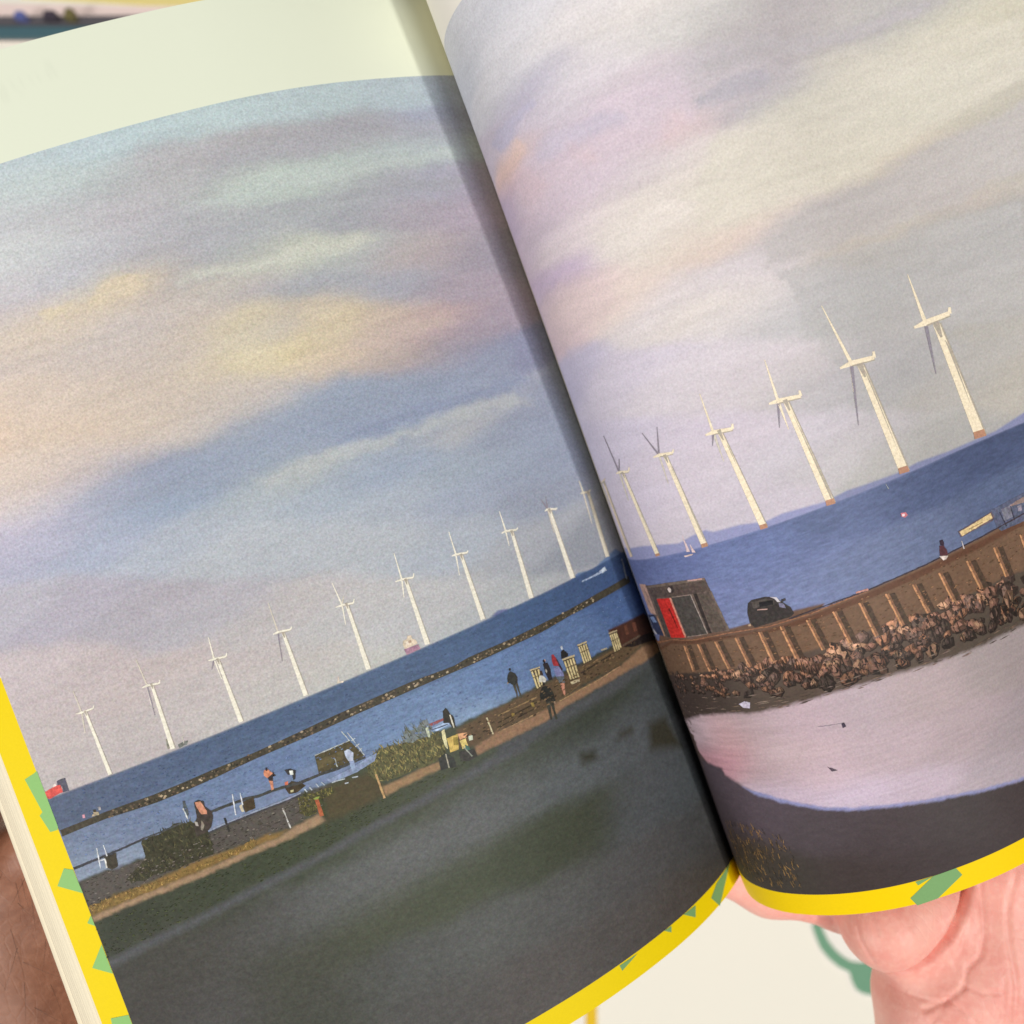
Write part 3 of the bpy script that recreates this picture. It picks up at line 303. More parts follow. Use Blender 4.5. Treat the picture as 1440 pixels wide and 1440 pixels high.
PRINTS = [
  ('printed_wind_turbine', 'L', [((182,172,156),[(127.72,96.43),(127.67,92.98),(127.63,89.53),(127.58,86.08),(127.53,82.62),(127.23,82.63),(127.3,86.08),(127.36,89.53),(127.43,92.99),(127.49,96.44)]), ((247,241,222),[(128.11,96.53),(128.11,93.06),(128.11,89.6),(128.11,86.14),(128.11,82.67),(127.35,82.68),(127.41,86.14),(127.48,89.61),(127.55,93.07),(127.61,96.53)]), ((220,211,194),[(128.46,96.44),(128.61,101.09),(128.76,101.08),(128.78,96.43)]), ((220,211,194),[(128.78,96.46),(129.54,92.29),(129.39,92.26),(128.46,96.4)]), ((247,241,222),[(129.84,96.5),(128.65,96.23),(128.6,96.64),(129.82,96.65)]), ((247,241,222),[(128.62,96.23),(126.13,96.25),(126.12,96.59),(128.62,96.64)]), ((182,172,156),[(128.61,96.16),(126.15,96.2),(126.15,96.29),(128.61,96.28)]), ((182,172,156),[(128.11,96.53),(127.92,95.5),(127.78,95.5),(127.61,96.53)]), ((247,241,222),[(126.02,96.35),(125.71,96.86),(125.85,96.96),(126.23,96.5)])]),
  ('printed_wind_turbine', 'L', [((182,172,156),[(113.29,96.82),(113.44,93.34),(113.59,89.86),(113.74,86.37),(113.89,82.89),(113.53,82.87),(113.41,86.36),(113.3,89.84),(113.18,93.33),(113.06,96.81)]), ((247,241,222),[(113.7,96.93),(113.92,93.44),(114.14,89.95),(114.36,86.46),(114.59,82.97),(113.67,82.92),(113.55,86.42),(113.43,89.91),(113.31,93.41),(113.19,96.9)]), ((220,211,194),[(114.19,96.8),(114.49,102.6),(114.64,102.6),(114.5,96.79)]), ((247,241,222),[(114.49,96.82),(115.04,92.73),(114.91,92.71),(114.19,96.77)]), ((150,142,152),[(114.5,96.81),(115.1,90.59),(114.96,90.57),(114.19,96.78)]), ((247,241,222),[(115.41,96.67),(114.33,96.56),(114.35,97.03),(115.42,96.84)]), ((247,241,222),[(114.39,96.56),(111.99,96.12),(111.92,96.51),(114.3,97.03)]), ((182,172,156),[(114.34,96.48),(111.99,96.06),(111.97,96.16),(114.32,96.62)]), ((182,172,156),[(113.7,96.93),(113.58,95.73),(113.42,95.72),(113.19,96.9)]), ((247,241,222),[(111.83,96.23),(111.49,96.88),(111.65,96.99),(112.08,96.39)])]),
  ('printed_wind_turbine', 'L', [((182,172,156),[(99.42,96.62),(99.43,93.17),(99.44,89.73),(99.45,86.28),(99.46,82.83),(99.1,82.82),(99.12,86.27),(99.14,89.72),(99.16,93.17),(99.17,96.62)]), ((247,241,222),[(99.85,96.74),(99.92,93.28),(100,89.83),(100.07,86.37),(100.14,82.91),(99.24,82.89),(99.25,86.35),(99.27,89.81),(99.29,93.27),(99.3,96.73)]), ((247,241,222),[(100.05,96.81),(99.62,101.44),(99.76,101.46),(100.37,96.85)]), ((247,241,222),[(100.37,96.83),(100.26,92.46),(100.12,92.46),(100.05,96.83)]), ((150,142,152),[(100.35,96.92),(101.41,95.01),(101.3,94.93),(100.07,96.74)]), ((247,241,222),[(101.36,96.9),(100.24,96.6),(100.18,97.07),(101.34,97.07)]), ((247,241,222),[(100.24,96.6),(97.82,96.27),(97.77,96.66),(100.18,97.07)]), ((182,172,156),[(100.21,96.52),(97.83,96.21),(97.82,96.31),(100.19,96.65)]), ((182,172,156),[(99.85,96.74),(99.67,95.53),(99.5,95.53),(99.3,96.73)]), ((247,241,222),[(97.68,96.38),(97.33,97.03),(97.5,97.14),(97.92,96.55)])]),
  ('printed_wind_turbine', 'L', [((182,172,156),[(85.49,96.69),(85.53,93.21),(85.58,89.74),(85.62,86.26),(85.66,82.78),(85.29,82.76),(85.28,86.25),(85.27,89.73),(85.25,93.21),(85.24,96.68)]), ((247,241,222),[(85.93,96.81),(86.03,93.33),(86.14,89.84),(86.25,86.36),(86.36,82.87),(85.44,82.83),(85.42,86.32),(85.41,89.81),(85.39,93.31),(85.37,96.79)]), ((220,211,194),[(86.35,97.14),(86.2,103.51),(86.35,103.52),(86.68,97.16)]), ((247,241,222),[(86.68,97.19),(87.28,93.67),(87.14,93.64),(86.35,97.12)]), ((150,142,152),[(86.68,97.19),(87.88,91.25),(87.74,91.21),(86.35,97.11)]), ((247,241,222),[(87.59,97.03),(86.51,96.91),(86.52,97.39),(87.59,97.21)]), ((247,241,222),[(86.55,96.91),(83.96,96.52),(83.9,96.92),(86.48,97.39)]), ((182,172,156),[(86.51,96.83),(83.96,96.46),(83.95,96.56),(86.49,96.97)]), ((182,172,156),[(85.93,96.81),(85.75,95.59),(85.59,95.58),(85.37,96.79)]), ((247,241,222),[(83.81,96.63),(83.51,97.15),(83.67,97.27),(84.05,96.81)])]),
  ('printed_wind_turbine', 'L', [((182,172,156),[(71.41,97.43),(71.54,93.77),(71.67,90.11),(71.8,86.45),(71.93,82.79),(71.55,82.76),(71.45,86.43),(71.35,90.09),(71.25,93.76),(71.15,97.42)]), ((247,241,222),[(71.86,97.56),(72.06,93.89),(72.26,90.23),(72.45,86.56),(72.65,82.89),(71.7,82.82),(71.6,86.5),(71.5,90.18),(71.39,93.85),(71.29,97.53)]), ((247,241,222),[(72.33,97.44),(72.71,102.51),(72.86,102.5),(72.67,97.42)]), ((220,211,194),[(72.35,97.34),(71.48,99.08),(71.61,99.16),(72.65,97.52)]), ((247,241,222),[(72.67,97.46),(73.31,93.42),(73.16,93.39),(72.33,97.39)]), ((247,241,222),[(73.89,97.42),(72.51,97.18),(72.49,97.67),(73.88,97.6)]), ((247,241,222),[(72.55,97.19),(70.2,96.75),(70.12,97.15),(72.46,97.67)]), ((182,172,156),[(72.5,97.1),(70.19,96.69),(70.18,96.79),(72.48,97.25)]), ((182,172,156),[(71.86,97.56),(71.71,96.31),(71.54,96.3),(71.29,97.53)]), ((247,241,222),[(70.03,96.87),(69.62,97.68),(69.79,97.78),(70.29,97.03)])]),
  ('printed_wind_turbine', 'L', [((182,172,156),[(58.01,97.49),(58.13,93.79),(58.24,90.1),(58.36,86.4),(58.48,82.7),(58.07,82.67),(57.98,86.37),(57.89,90.07),(57.81,93.77),(57.72,97.47)]), ((247,241,222),[(58.51,97.63),(58.7,93.93),(58.89,90.22),(59.07,86.52),(59.26,82.82),(58.23,82.73),(58.14,86.45),(58.05,90.17),(57.96,93.88),(57.87,97.59)]), ((247,241,222),[(58.72,97.7),(58.38,103.58),(58.53,103.59),(59.1,97.74)]), ((247,241,222),[(59.09,97.77),(59.92,94.04),(59.77,94),(58.72,97.67)]), ((247,241,222),[(60.35,97.72),(58.92,97.47),(58.9,97.97),(60.34,97.91)]), ((247,241,222),[(58.95,97.48),(56.49,97.02),(56.42,97.43),(58.86,97.97)]), ((182,172,156),[(58.91,97.39),(56.49,96.96),(56.47,97.06),(58.88,97.54)]), ((182,172,156),[(58.51,97.63),(58.34,96.35),(58.14,96.34),(57.87,97.59)]), ((247,241,222),[(56.32,97.14),(55.89,97.96),(56.07,98.07),(56.59,97.31)])]),
  ('printed_wind_turbine', 'L', [((182,172,156),[(44.5,97.92),(44.62,94.13),(44.74,90.34),(44.86,86.55),(44.98,82.76),(44.55,82.72),(44.46,86.52),(44.38,90.32),(44.3,94.11),(44.21,97.91)]), ((247,241,222),[(45.01,98.06),(45.2,94.27),(45.4,90.47),(45.59,86.68),(45.78,82.89),(44.71,82.79),(44.63,86.6),(44.54,90.41),(44.45,94.22),(44.37,98.02)]), ((247,241,222),[(45.57,98.26),(45.35,103.49),(45.51,103.5),(45.96,98.3)]), ((247,241,222),[(45.95,98.32),(46.77,93.82),(46.61,93.78),(45.58,98.24)]), ((247,241,222),[(46.8,98.25),(45.78,98.02),(45.75,98.54),(46.79,98.44)]), ((247,241,222),[(45.81,98.03),(43.16,97.54),(43.08,97.97),(45.72,98.53)]), ((182,172,156),[(45.76,97.94),(43.16,97.48),(43.14,97.59),(45.74,98.09)]), ((182,172,156),[(45.01,98.06),(44.83,96.75),(44.64,96.74),(44.37,98.02)]), ((247,241,222),[(42.99,97.65),(42.7,98.06),(42.88,98.2),(43.25,97.86)])]),
  ('printed_wind_turbine', 'L', [((182,172,156),[(30.91,98.41),(31.22,94.44),(31.52,90.47),(31.83,86.51),(32.14,82.54),(31.66,82.48),(31.39,86.45),(31.12,90.43),(30.85,94.4),(30.59,98.38)]), ((247,241,222),[(31.47,98.56),(31.86,94.59),(32.25,90.62),(32.64,86.66),(33.03,82.7),(31.85,82.54),(31.58,86.52),(31.3,90.51),(31.03,94.5),(30.76,98.49)]), ((247,241,222),[(32.3,98.83),(32.16,103.56),(32.34,103.57),(32.73,98.86)]), ((247,241,222),[(32.73,98.88),(33.1,95.44),(32.93,95.41),(32.31,98.82)]), ((247,241,222),[(33.71,98.68),(32.49,98.58),(32.55,99.11),(33.73,98.87)]), ((247,241,222),[(32.58,98.59),(29.87,97.99),(29.75,98.42),(32.45,99.1)]), ((182,172,156),[(32.52,98.5),(29.85,97.92),(29.83,98.03),(32.48,98.65)]), ((182,172,156),[(31.47,98.56),(31.33,97.21),(31.12,97.19),(30.76,98.49)]), ((247,241,222),[(29.7,98.06),(29.19,98.43),(29.34,98.62),(29.92,98.34)])]),
  ('printed_wind_turbine', 'L', [((182,172,156),[(19.1,99.69),(19.24,95.39),(19.37,91.09),(19.5,86.79),(19.64,82.49),(19.09,82.44),(19,86.75),(18.91,91.06),(18.82,95.37),(18.73,99.67)]), ((247,241,222),[(19.74,99.84),(19.97,95.55),(20.2,91.25),(20.43,86.96),(20.66,82.66),(19.31,82.51),(19.21,86.84),(19.12,91.16),(19.02,95.48),(18.93,99.8)]), ((150,142,152),[(19.5,99.8),(20.55,102.57),(20.75,102.53),(19.97,99.72)]), ((150,142,152),[(19.49,99.71),(18.9,102.7),(19.1,102.74),(19.97,99.81)]), ((220,211,194),[(19.97,99.79),(20.49,94.14),(20.28,94.11),(19.49,99.73)]), ((247,241,222),[(20.69,99.46),(19.64,99.49),(19.83,100.02),(20.76,99.66)]), ((247,241,222),[(19.85,99.51),(17.46,98.76),(17.26,99.18),(19.61,100.01)]), ((182,172,156),[(19.74,99.4),(17.42,98.68),(17.37,98.79),(19.68,99.55)]), ((182,172,156),[(19.74,99.84),(19.51,98.45),(19.27,98.44),(18.93,99.8)]), ((247,241,222),[(17.21,98.84),(16.91,99.12),(17.11,99.3),(17.51,99.1)])]),
  ('printed_wind_turbine', 'L', [((182,172,156),[(5.46,99.92),(5.77,95.74),(6.09,91.57),(6.4,87.39),(6.72,83.22),(6.18,83.15),(5.91,87.33),(5.63,91.52),(5.36,95.71),(5.09,99.9)]), ((226,218,196),[(6.1,100.06),(6.5,95.89),(6.91,91.72),(7.32,87.55),(7.73,83.39),(6.4,83.21),(6.12,87.4),(5.84,91.6),(5.56,95.8),(5.29,100)]), ((226,218,196),[(7.06,99.97),(7.16,103.09),(7.41,103.1),(7.61,100)]), ((220,211,194),[(7.61,100.01),(7.97,96.19),(8.33,92.36),(8.09,92.33),(7.57,96.14),(7.06,99.96)]), ((226,218,196),[(8.37,100.01),(7.38,99.72),(7.3,100.25),(8.34,100.2)]), ((226,218,196),[(7.39,99.72),(5.04,99.45),(4.95,99.89),(7.29,100.24)]), ((182,172,156),[(7.32,99.63),(5.04,99.39),(5.02,99.5),(7.3,99.79)]), ((182,172,156),[(6.1,100.06),(5.92,98.71),(5.68,98.69),(5.29,100)]), ((226,218,196),[(4.8,99.56),(4.34,100),(4.61,100.16),(5.19,99.79)])]),
  ('printed_wind_turbine', 'R', [((182,172,156),[(13.54,101.18),(13.55,97.43),(13.57,93.66),(13.58,89.89),(13.59,86.12),(13.6,82.34),(14.33,82.44),(14.31,86.2),(14.29,89.96),(14.26,93.72),(14.24,97.47),(14.21,101.21)]), ((226,206,180),[(12.17,101.2),(12.12,97.4),(12.08,93.6),(12.04,89.79),(12,85.98),(11.97,82.16),(14.05,82.43),(14.02,86.21),(13.98,89.98),(13.94,93.75),(13.9,97.51),(13.86,101.27)]), ((220,211,194),[(9.72,100.95),(11.24,94.91),(12.15,94.98),(2,99.88)]), ((226,206,180),[(2.84,100.67),(2,100.09),(11.67,101.26),(8.46,101.1)]), ((226,206,180),[(11.78,100.82),(14.59,101.27),(13.95,101.61),(10.45,101.2)]), ((182,172,156),[(11.49,100.72),(14.28,101.19),(14.09,101.27),(2,100.02)]), ((182,172,156),[(12.17,101.2),(12.82,100.03),(13.32,100.05),(13.86,101.27)]), ((226,206,180),[(14.71,101.36),(15.69,101.84),(15.18,101.94),(13.81,101.51)])]),
  ('printed_wind_turbine', 'R', [((182,172,156),[(24.59,102.05),(24.78,98.05),(24.97,94.04),(25.14,90.03),(25.32,86.01),(25.48,81.99),(25.99,82.07),(25.79,86.07),(25.59,90.08),(25.38,94.08),(25.16,98.08),(24.94,102.07)]), ((250,234,204),[(23.98,102.12),(24.09,98.09),(24.2,94.06),(24.31,90.02),(24.41,85.98),(24.51,81.93),(25.79,82.11),(25.6,86.13),(25.4,90.14),(25.19,94.15),(24.98,98.16),(24.76,102.17)]), ((150,142,152),[(23.61,102.26),(23.27,106.64),(22.93,111.01),(22.63,111.01),(22.82,106.62),(23,102.23)]), ((150,142,152),[(23.59,102.19),(25.26,105.07),(25.02,105.12),(23.02,102.3)]), ((220,211,194),[(23,102.24),(22.47,95.54),(22.75,95.55),(23.61,102.25)]), ((250,234,204),[(22.05,102.02),(23.35,101.95),(23.26,102.54),(22.01,102.24)]), ((250,234,204),[(23.15,101.95),(26.36,101.53),(26.58,102.02),(23.46,102.54)]), ((182,172,156),[(23.29,101.85),(26.39,101.46),(26.44,101.58),(23.37,102.02)]), ((182,172,156),[(23.98,102.12),(24.32,100.63),(24.55,100.64),(24.76,102.17)]), ((250,234,204),[(26.71,101.69),(27.36,102.56),(27.05,102.68),(26.23,101.86)]), ((190,142,116),[(24.54,82.42),(24.4,81.83),(25.87,81.94),(25.88,82.52)])]),
  ('printed_wind_turbine', 'R', [((182,172,156),[(37.58,102.6),(37.69,99.11),(37.8,95.61),(37.91,92.11),(38.02,88.59),(38.12,85.07),(38.23,81.55),(38.75,81.62),(38.62,85.14),(38.48,88.65),(38.34,92.15),(38.21,95.65),(38.07,99.14),(37.93,102.63)]), ((250,234,204),[(36.97,102.72),(37.02,99.2),(37.06,95.68),(37.1,92.15),(37.15,88.62),(37.19,85.07),(37.23,81.52),(38.55,81.7),(38.42,85.23),(38.29,88.75),(38.15,92.26),(38.02,95.77),(37.89,99.27),(37.75,102.77)]), ((150,142,152),[(36.36,103.08),(34.36,108.65),(34.19,108.61),(35.9,102.94)]), ((150,142,152),[(36.36,102.96),(38.32,108.76),(38.17,108.8),(35.9,103.06)]), ((220,211,194),[(35.89,103.02),(35.49,96.66),(35.67,96.66),(36.37,103.01)]), ((250,234,204),[(34.62,102.85),(36.12,102.65),(36.15,103.37),(34.63,103.11)]), ((250,234,204),[(36.04,102.66),(39.19,102.2),(39.34,102.79),(36.23,103.36)]), ((182,172,156),[(36.12,102.54),(39.2,102.11),(39.23,102.26),(36.17,102.75)]), ((182,172,156),[(36.97,102.72),(37.29,100.94),(37.53,100.96),(37.75,102.77)]), ((250,234,204),[(39.47,102.38),(39.86,103.07),(39.59,103.22),(39.06,102.61)]), ((190,142,116),[(37.27,82.23),(37.12,81.4),(38.63,81.44),(38.65,82.27)])]),
  ('printed_wind_turbine', 'R', [((182,172,156),[(50.25,103.55),(50.41,99.92),(50.58,96.28),(50.74,92.63),(50.91,88.97),(51.08,85.29),(51.24,81.61),(51.78,81.68),(51.59,85.35),(51.39,89.02),(51.2,92.68),(51.01,96.33),(50.82,99.96),(50.63,103.59)]), ((250,234,204),[(49.59,103.7),(49.69,100.05),(49.8,96.39),(49.91,92.72),(50.01,89.03),(50.12,85.34),(50.23,81.63),(51.57,81.79),(51.38,85.48),(51.19,89.16),(51,92.83),(50.81,96.48),(50.62,100.13),(50.43,103.77)]), ((250,234,204),[(49.09,103.65),(49.21,107.8),(49.33,111.92),(49.19,111.93),(48.89,107.8),(48.58,103.66)]), ((220,211,194),[(48.58,103.66),(48.51,97.3),(48.65,97.3),(49.09,103.66)]), ((150,142,152),[(48.6,103.76),(47.6,101.14),(47.73,101.08),(49.07,103.55)]), ((250,234,204),[(47.16,103.5),(48.82,103.21),(48.85,104.11),(47.17,103.83)]), ((250,234,204),[(48.74,103.22),(52.53,102.61),(52.68,103.35),(48.93,104.1)]), ((182,172,156),[(48.82,103.06),(52.54,102.5),(52.57,102.69),(48.87,103.32)]), ((182,172,156),[(49.59,103.7),(49.97,101.47),(50.23,101.49),(50.43,103.77)]), ((250,234,204),[(52.86,102.88),(53.14,103.86),(52.81,103.99),(52.36,103.08)]), ((190,142,116),[(50.27,82.46),(50.12,81.51),(51.65,81.47),(51.67,82.42)])]),
  ('printed_wind_turbine', 'R', [((182,172,156),[(64.49,104.56),(64.62,101.31),(64.75,98.06),(64.88,94.8),(65.01,91.52),(65.14,88.23),(65.27,84.93),(65.4,81.62),(66.06,81.67),(65.9,84.98),(65.73,88.27),(65.57,91.56),(65.41,94.83),(65.25,98.09),(65.09,101.35),(64.93,104.59)]), ((250,234,204),[(63.72,104.74),(63.78,101.48),(63.85,98.22),(63.91,94.94),(63.97,91.65),(64.04,88.35),(64.1,85.03),(64.16,81.71),(65.81,81.8),(65.65,85.12),(65.49,88.43),(65.33,91.72),(65.17,95.01),(65.01,98.28),(64.86,101.54),(64.7,104.79)]), ((250,234,204),[(63.17,104.97),(63.34,109.31),(63.51,113.63),(63.37,113.64),(62.98,109.33),(62.59,104.99)]), ((250,234,204),[(62.59,104.98),(62.66,98.87),(62.8,98.87),(63.17,104.98)]), ((150,142,152),[(62.6,105.07),(61.09,99.81),(61.22,99.77),(63.16,104.89)]), ((250,234,204),[(60.98,104.93),(62.84,104.51),(62.92,105.45),(61.01,105.28)]), ((250,234,204),[(62.8,104.51),(67.36,103.89),(67.49,104.68),(62.96,105.45)]), ((182,172,156),[(62.87,104.35),(67.35,103.78),(67.38,103.98),(62.92,104.63)]), ((182,172,156),[(63.72,104.74),(64.14,102.36),(64.44,102.38),(64.7,104.79)]), ((250,234,204),[(67.72,104.25),(67.78,105.43),(67.38,105.48),(67.13,104.32)]), ((190,142,116),[(64.2,82.69),(64.03,81.55),(65.91,81.43),(65.92,82.58)])]),
  ('printed_wind_turbine', 'R', [((182,172,156),[(81.74,105.66),(81.85,102.34),(81.96,99),(82.07,95.65),(82.18,92.29),(82.3,88.91),(82.41,85.52),(82.53,82.11),(83.39,82.11),(83.24,85.52),(83.09,88.92),(82.94,92.3),(82.79,95.66),(82.64,99.01),(82.5,102.35),(82.35,105.67)]), ((250,234,204),[(80.68,105.89),(80.71,102.56),(80.75,99.22),(80.78,95.86),(80.81,92.49),(80.85,89.1),(80.88,85.7),(80.92,82.28),(83.05,82.26),(82.9,85.69),(82.75,89.1),(82.6,92.49),(82.46,95.87),(82.31,99.23),(82.17,102.58),(82.03,105.92)]), ((250,234,204),[(80.06,106.81),(79.59,110.04),(79.13,113.25),(78.67,116.45),(78.22,119.63),(78.07,119.61),(78.36,116.41),(78.66,113.2),(78.96,109.97),(79.27,106.73)]), ((250,234,204),[(79.28,106.88),(77.79,101.3),(77.94,101.25),(80.04,106.67)]), ((150,142,152),[(79.28,106.86),(78.25,102.8),(77.21,98.71),(76.18,94.62),(76.33,94.58),(77.56,98.63),(78.8,102.66),(80.05,106.68)]), ((250,234,204),[(77,106.46),(79.69,106.23),(79.64,107.31),(76.98,106.86)]), ((250,234,204),[(79.59,106.23),(84.85,105.72),(84.97,106.64),(79.73,107.31)]), ((182,172,156),[(79.67,106.05),(84.83,105.59),(84.86,105.82),(79.71,106.37)]), ((182,172,156),[(80.68,105.89),(81.22,103.15),(81.63,103.15),(82.03,105.92)]), ((250,234,204),[(85.3,106.09),(85.54,107.38),(85.03,107.5),(84.53,106.27)]), ((190,142,116),[(80.95,83.37),(80.75,82.09),(83.2,81.85),(83.19,83.16)])]),
  ('printed_wind_turbine', 'R', [((182,172,156),[(102.5,107.89),(102.67,104.31),(102.84,100.72),(103.01,97.11),(103.18,93.47),(103.35,89.82),(103.53,86.15),(103.7,82.45),(104.77,82.43),(104.54,86.13),(104.32,89.81),(104.1,93.47),(103.88,97.11),(103.66,100.72),(103.45,104.32),(103.24,107.9)]), ((250,234,204),[(101.21,108.17),(101.27,104.58),(101.34,100.98),(101.4,97.36),(101.47,93.72),(101.53,90.06),(101.6,86.38),(101.67,82.68),(104.35,82.6),(104.13,86.32),(103.9,90.01),(103.69,93.69),(103.47,97.34),(103.26,100.97),(103.05,104.58),(102.84,108.17)]), ((250,234,204),[(100.13,109.02),(99.96,112.56),(99.79,116.07),(99.62,119.57),(99.45,119.57),(99.35,116.07),(99.25,112.56),(99.14,109.03)]), ((250,234,204),[(99.15,109.1),(98.69,105.15),(98.23,101.19),(98.4,101.16),(99.27,105.07),(100.12,108.96)]), ((150,142,152),[(99.15,109.1),(98.69,105.53),(98.22,101.95),(97.75,98.35),(97.93,98.33),(98.67,101.88),(99.4,105.43),(100.12,108.96)]), ((250,234,204),[(96.63,108.68),(99.69,108.4),(99.59,109.65),(96.59,109.14)]), ((250,234,204),[(99.65,108.4),(105.88,108.48),(105.85,109.55),(99.62,109.65)]), ((182,172,156),[(99.7,108.19),(105.81,108.34),(105.8,108.61),(99.68,108.56)]), ((182,172,156),[(101.21,108.17),(101.9,104.98),(102.39,104.98),(102.84,108.17)]), ((250,234,204),[(106.3,108.87),(106.65,110.16),(106.08,110.35),(105.43,109.16)]), ((190,142,116),[(101.67,83.96),(101.46,82.43),(104.54,82.14),(104.48,83.7)])]),
  ('printed_ship', 'L', [((92,90,104),[(138.68,85.2),(136.74,85.29),(136.91,82.52),(138.23,82.6),(138.01,83.81),(138.92,84.25)]), ((222,92,84),[(141.9,83.99),(139.28,84.38),(138.25,84.23),(138.26,82.73),(141.51,82.26),(142.02,82.69)]), ((228,214,206),[(139.83,84.7),(139.1,84.83),(139.07,84.36),(139.8,84.3)])]),
  ('printed_ship', 'L', [((222,204,180),[(63.74,84.74),(63.28,85.52),(62.47,85.5),(62.06,86.14),(61.3,85.99),(61.43,85.23),(60.69,84.59),(60.68,83.76),(63.5,83.67)]), ((190,160,140),[(62.49,85.02),(61.68,85.01),(61.7,84.53),(62.51,84.54)]), ((172,132,152),[(63.78,83.79),(60.59,83.56),(60.35,82.48),(63.65,82.43)]), ((240,226,206),[(62.97,85.06),(62.3,85.1),(62.43,84.35),(63.04,84.44)])]),
  ('printed_sailing_boat', 'L', [((226,210,192),[(78.46,84.11),(78.48,82.84),(77.62,82.63),(78.04,82.34),(79.17,82.66)])]),
  ('printed_boat', 'L', [((150,146,132),[(114.78,85.22),(114.02,85.23),(114.24,83.46),(115.1,83.18)]), ((122,126,120),[(112.91,83.39),(111.65,83.5),(110.64,83.4),(111.2,82.7),(112.9,82.61)]), ((200,196,180),[(111.6,84.69),(111.71,83.18),(111.54,83.17),(111.43,84.67)])]),
  ('printed_speedboat', 'L', [((206,216,226),[(11.62,81.06),(9.23,81.48),(8.96,80.46),(10.89,80.43)]), ((168,182,206),[(17.76,80.71),(10.69,80.47),(10.77,80.99),(17.79,80.98)])]),
  ('printed_boat', 'L', [((196,190,184),[(132.49,77.33),(132.02,77.32),(132.15,76.59),(132.56,76.74)]), ((206,150,160),[(136.15,76.95),(135.68,76.93),(135.8,76.21),(136.23,76.35)]), ((186,170,140),[(133.72,76.75),(132.78,76.46),(132.79,75.77),(134.43,75.97)]), ((70,62,50),[(133.71,77.13),(133.08,77.03),(133.16,76.5),(133.7,76.69)])]),
  ('printed_jetty', 'L', [((66,66,70),[(142.02,67.01),(137.67,67.2),(137.68,67.72),(142.04,67.53)]), ((66,66,70),[(137.66,67.2),(133.85,67.4),(133.87,67.92),(137.68,67.72)]), ((66,66,70),[(133.85,67.4),(130.11,67.58),(130.13,68.1),(133.87,67.92)]), ((66,66,70),[(130.1,67.58),(125.84,67.86),(125.87,68.38),(130.13,68.1)]), ((140,150,176),[(137.55,67.69),(133.74,67.89),(133.75,68.03),(137.56,67.83)]), ((140,150,176),[(133.74,67.89),(130,68.07),(130,68.21),(133.75,68.03)]), ((140,150,176),[(129.99,68.07),(125.73,68.35),(125.74,68.49),(130,68.21)]), ((80,80,80),[(125.86,67.98),(122.27,67.94),(122.27,68.23),(125.85,68.27)]), ((80,80,80),[(122.26,67.94),(117.6,68.16),(117.61,68.45),(122.28,68.23)]), ((70,64,52),[(135.02,67.43),(132.39,67.39),(132.95,64.63),(134.32,64.48),(135.35,65.23)]), ((226,224,216),[(135.19,66.98),(134.9,66.92),(135.17,65.16),(135.44,65.16)]), ((224,226,228),[(135.9,69.65),(136.68,65.55),(136.46,65.51),(135.68,69.62)]), ((224,226,228),[(134.35,69.73),(134.46,67.45),(134.23,67.44),(134.13,69.72)]), ((224,226,228),[(136.5,66.94),(134.92,66.9),(134.91,67.12),(136.49,67.16)])]),
  ('printed_jetty', 'L', [((72,72,68),[(112.61,67.8),(110.05,67.9),(110.08,68.48),(112.64,68.38)]), ((72,72,68),[(110.07,67.9),(104.36,67.7),(104.35,68.28),(110.06,68.48)]), ((72,72,68),[(104.4,67.71),(101.59,67.15),(101.5,67.72),(104.31,68.28)]), ((72,72,68),[(101.54,67.14),(98.78,67.12),(98.79,67.7),(101.55,67.73)]), ((72,72,68),[(98.8,67.12),(96.38,66.84),(96.34,67.42),(98.76,67.7)]), ((72,72,68),[(96.38,66.84),(93,66.4),(92.95,66.98),(96.33,67.42)]), ((72,72,68),[(92.97,66.4),(87.91,66.26),(87.92,66.85),(92.97,66.99)]), ((72,72,68),[(87.93,66.26),(85.48,65.95),(85.43,66.54),(87.89,66.85)]), ((72,72,68),[(85.44,65.95),(79.21,65.94),(79.24,66.54),(85.47,66.54)]), ((74,62,44),[(105.26,67.6),(102.67,67.79),(103.18,65.41),(105.32,65.42),(105.29,66.83)]), ((212,200,170),[(105.94,67.11),(105.38,67.26),(105.45,65.73),(105.93,65.81)]), ((224,226,228),[(106.51,69.92),(107.33,65.73),(107.12,65.68),(106.31,69.87)]), ((224,226,228),[(105.02,69.54),(105.31,67.07),(105.11,67.04),(104.81,69.51)])]),
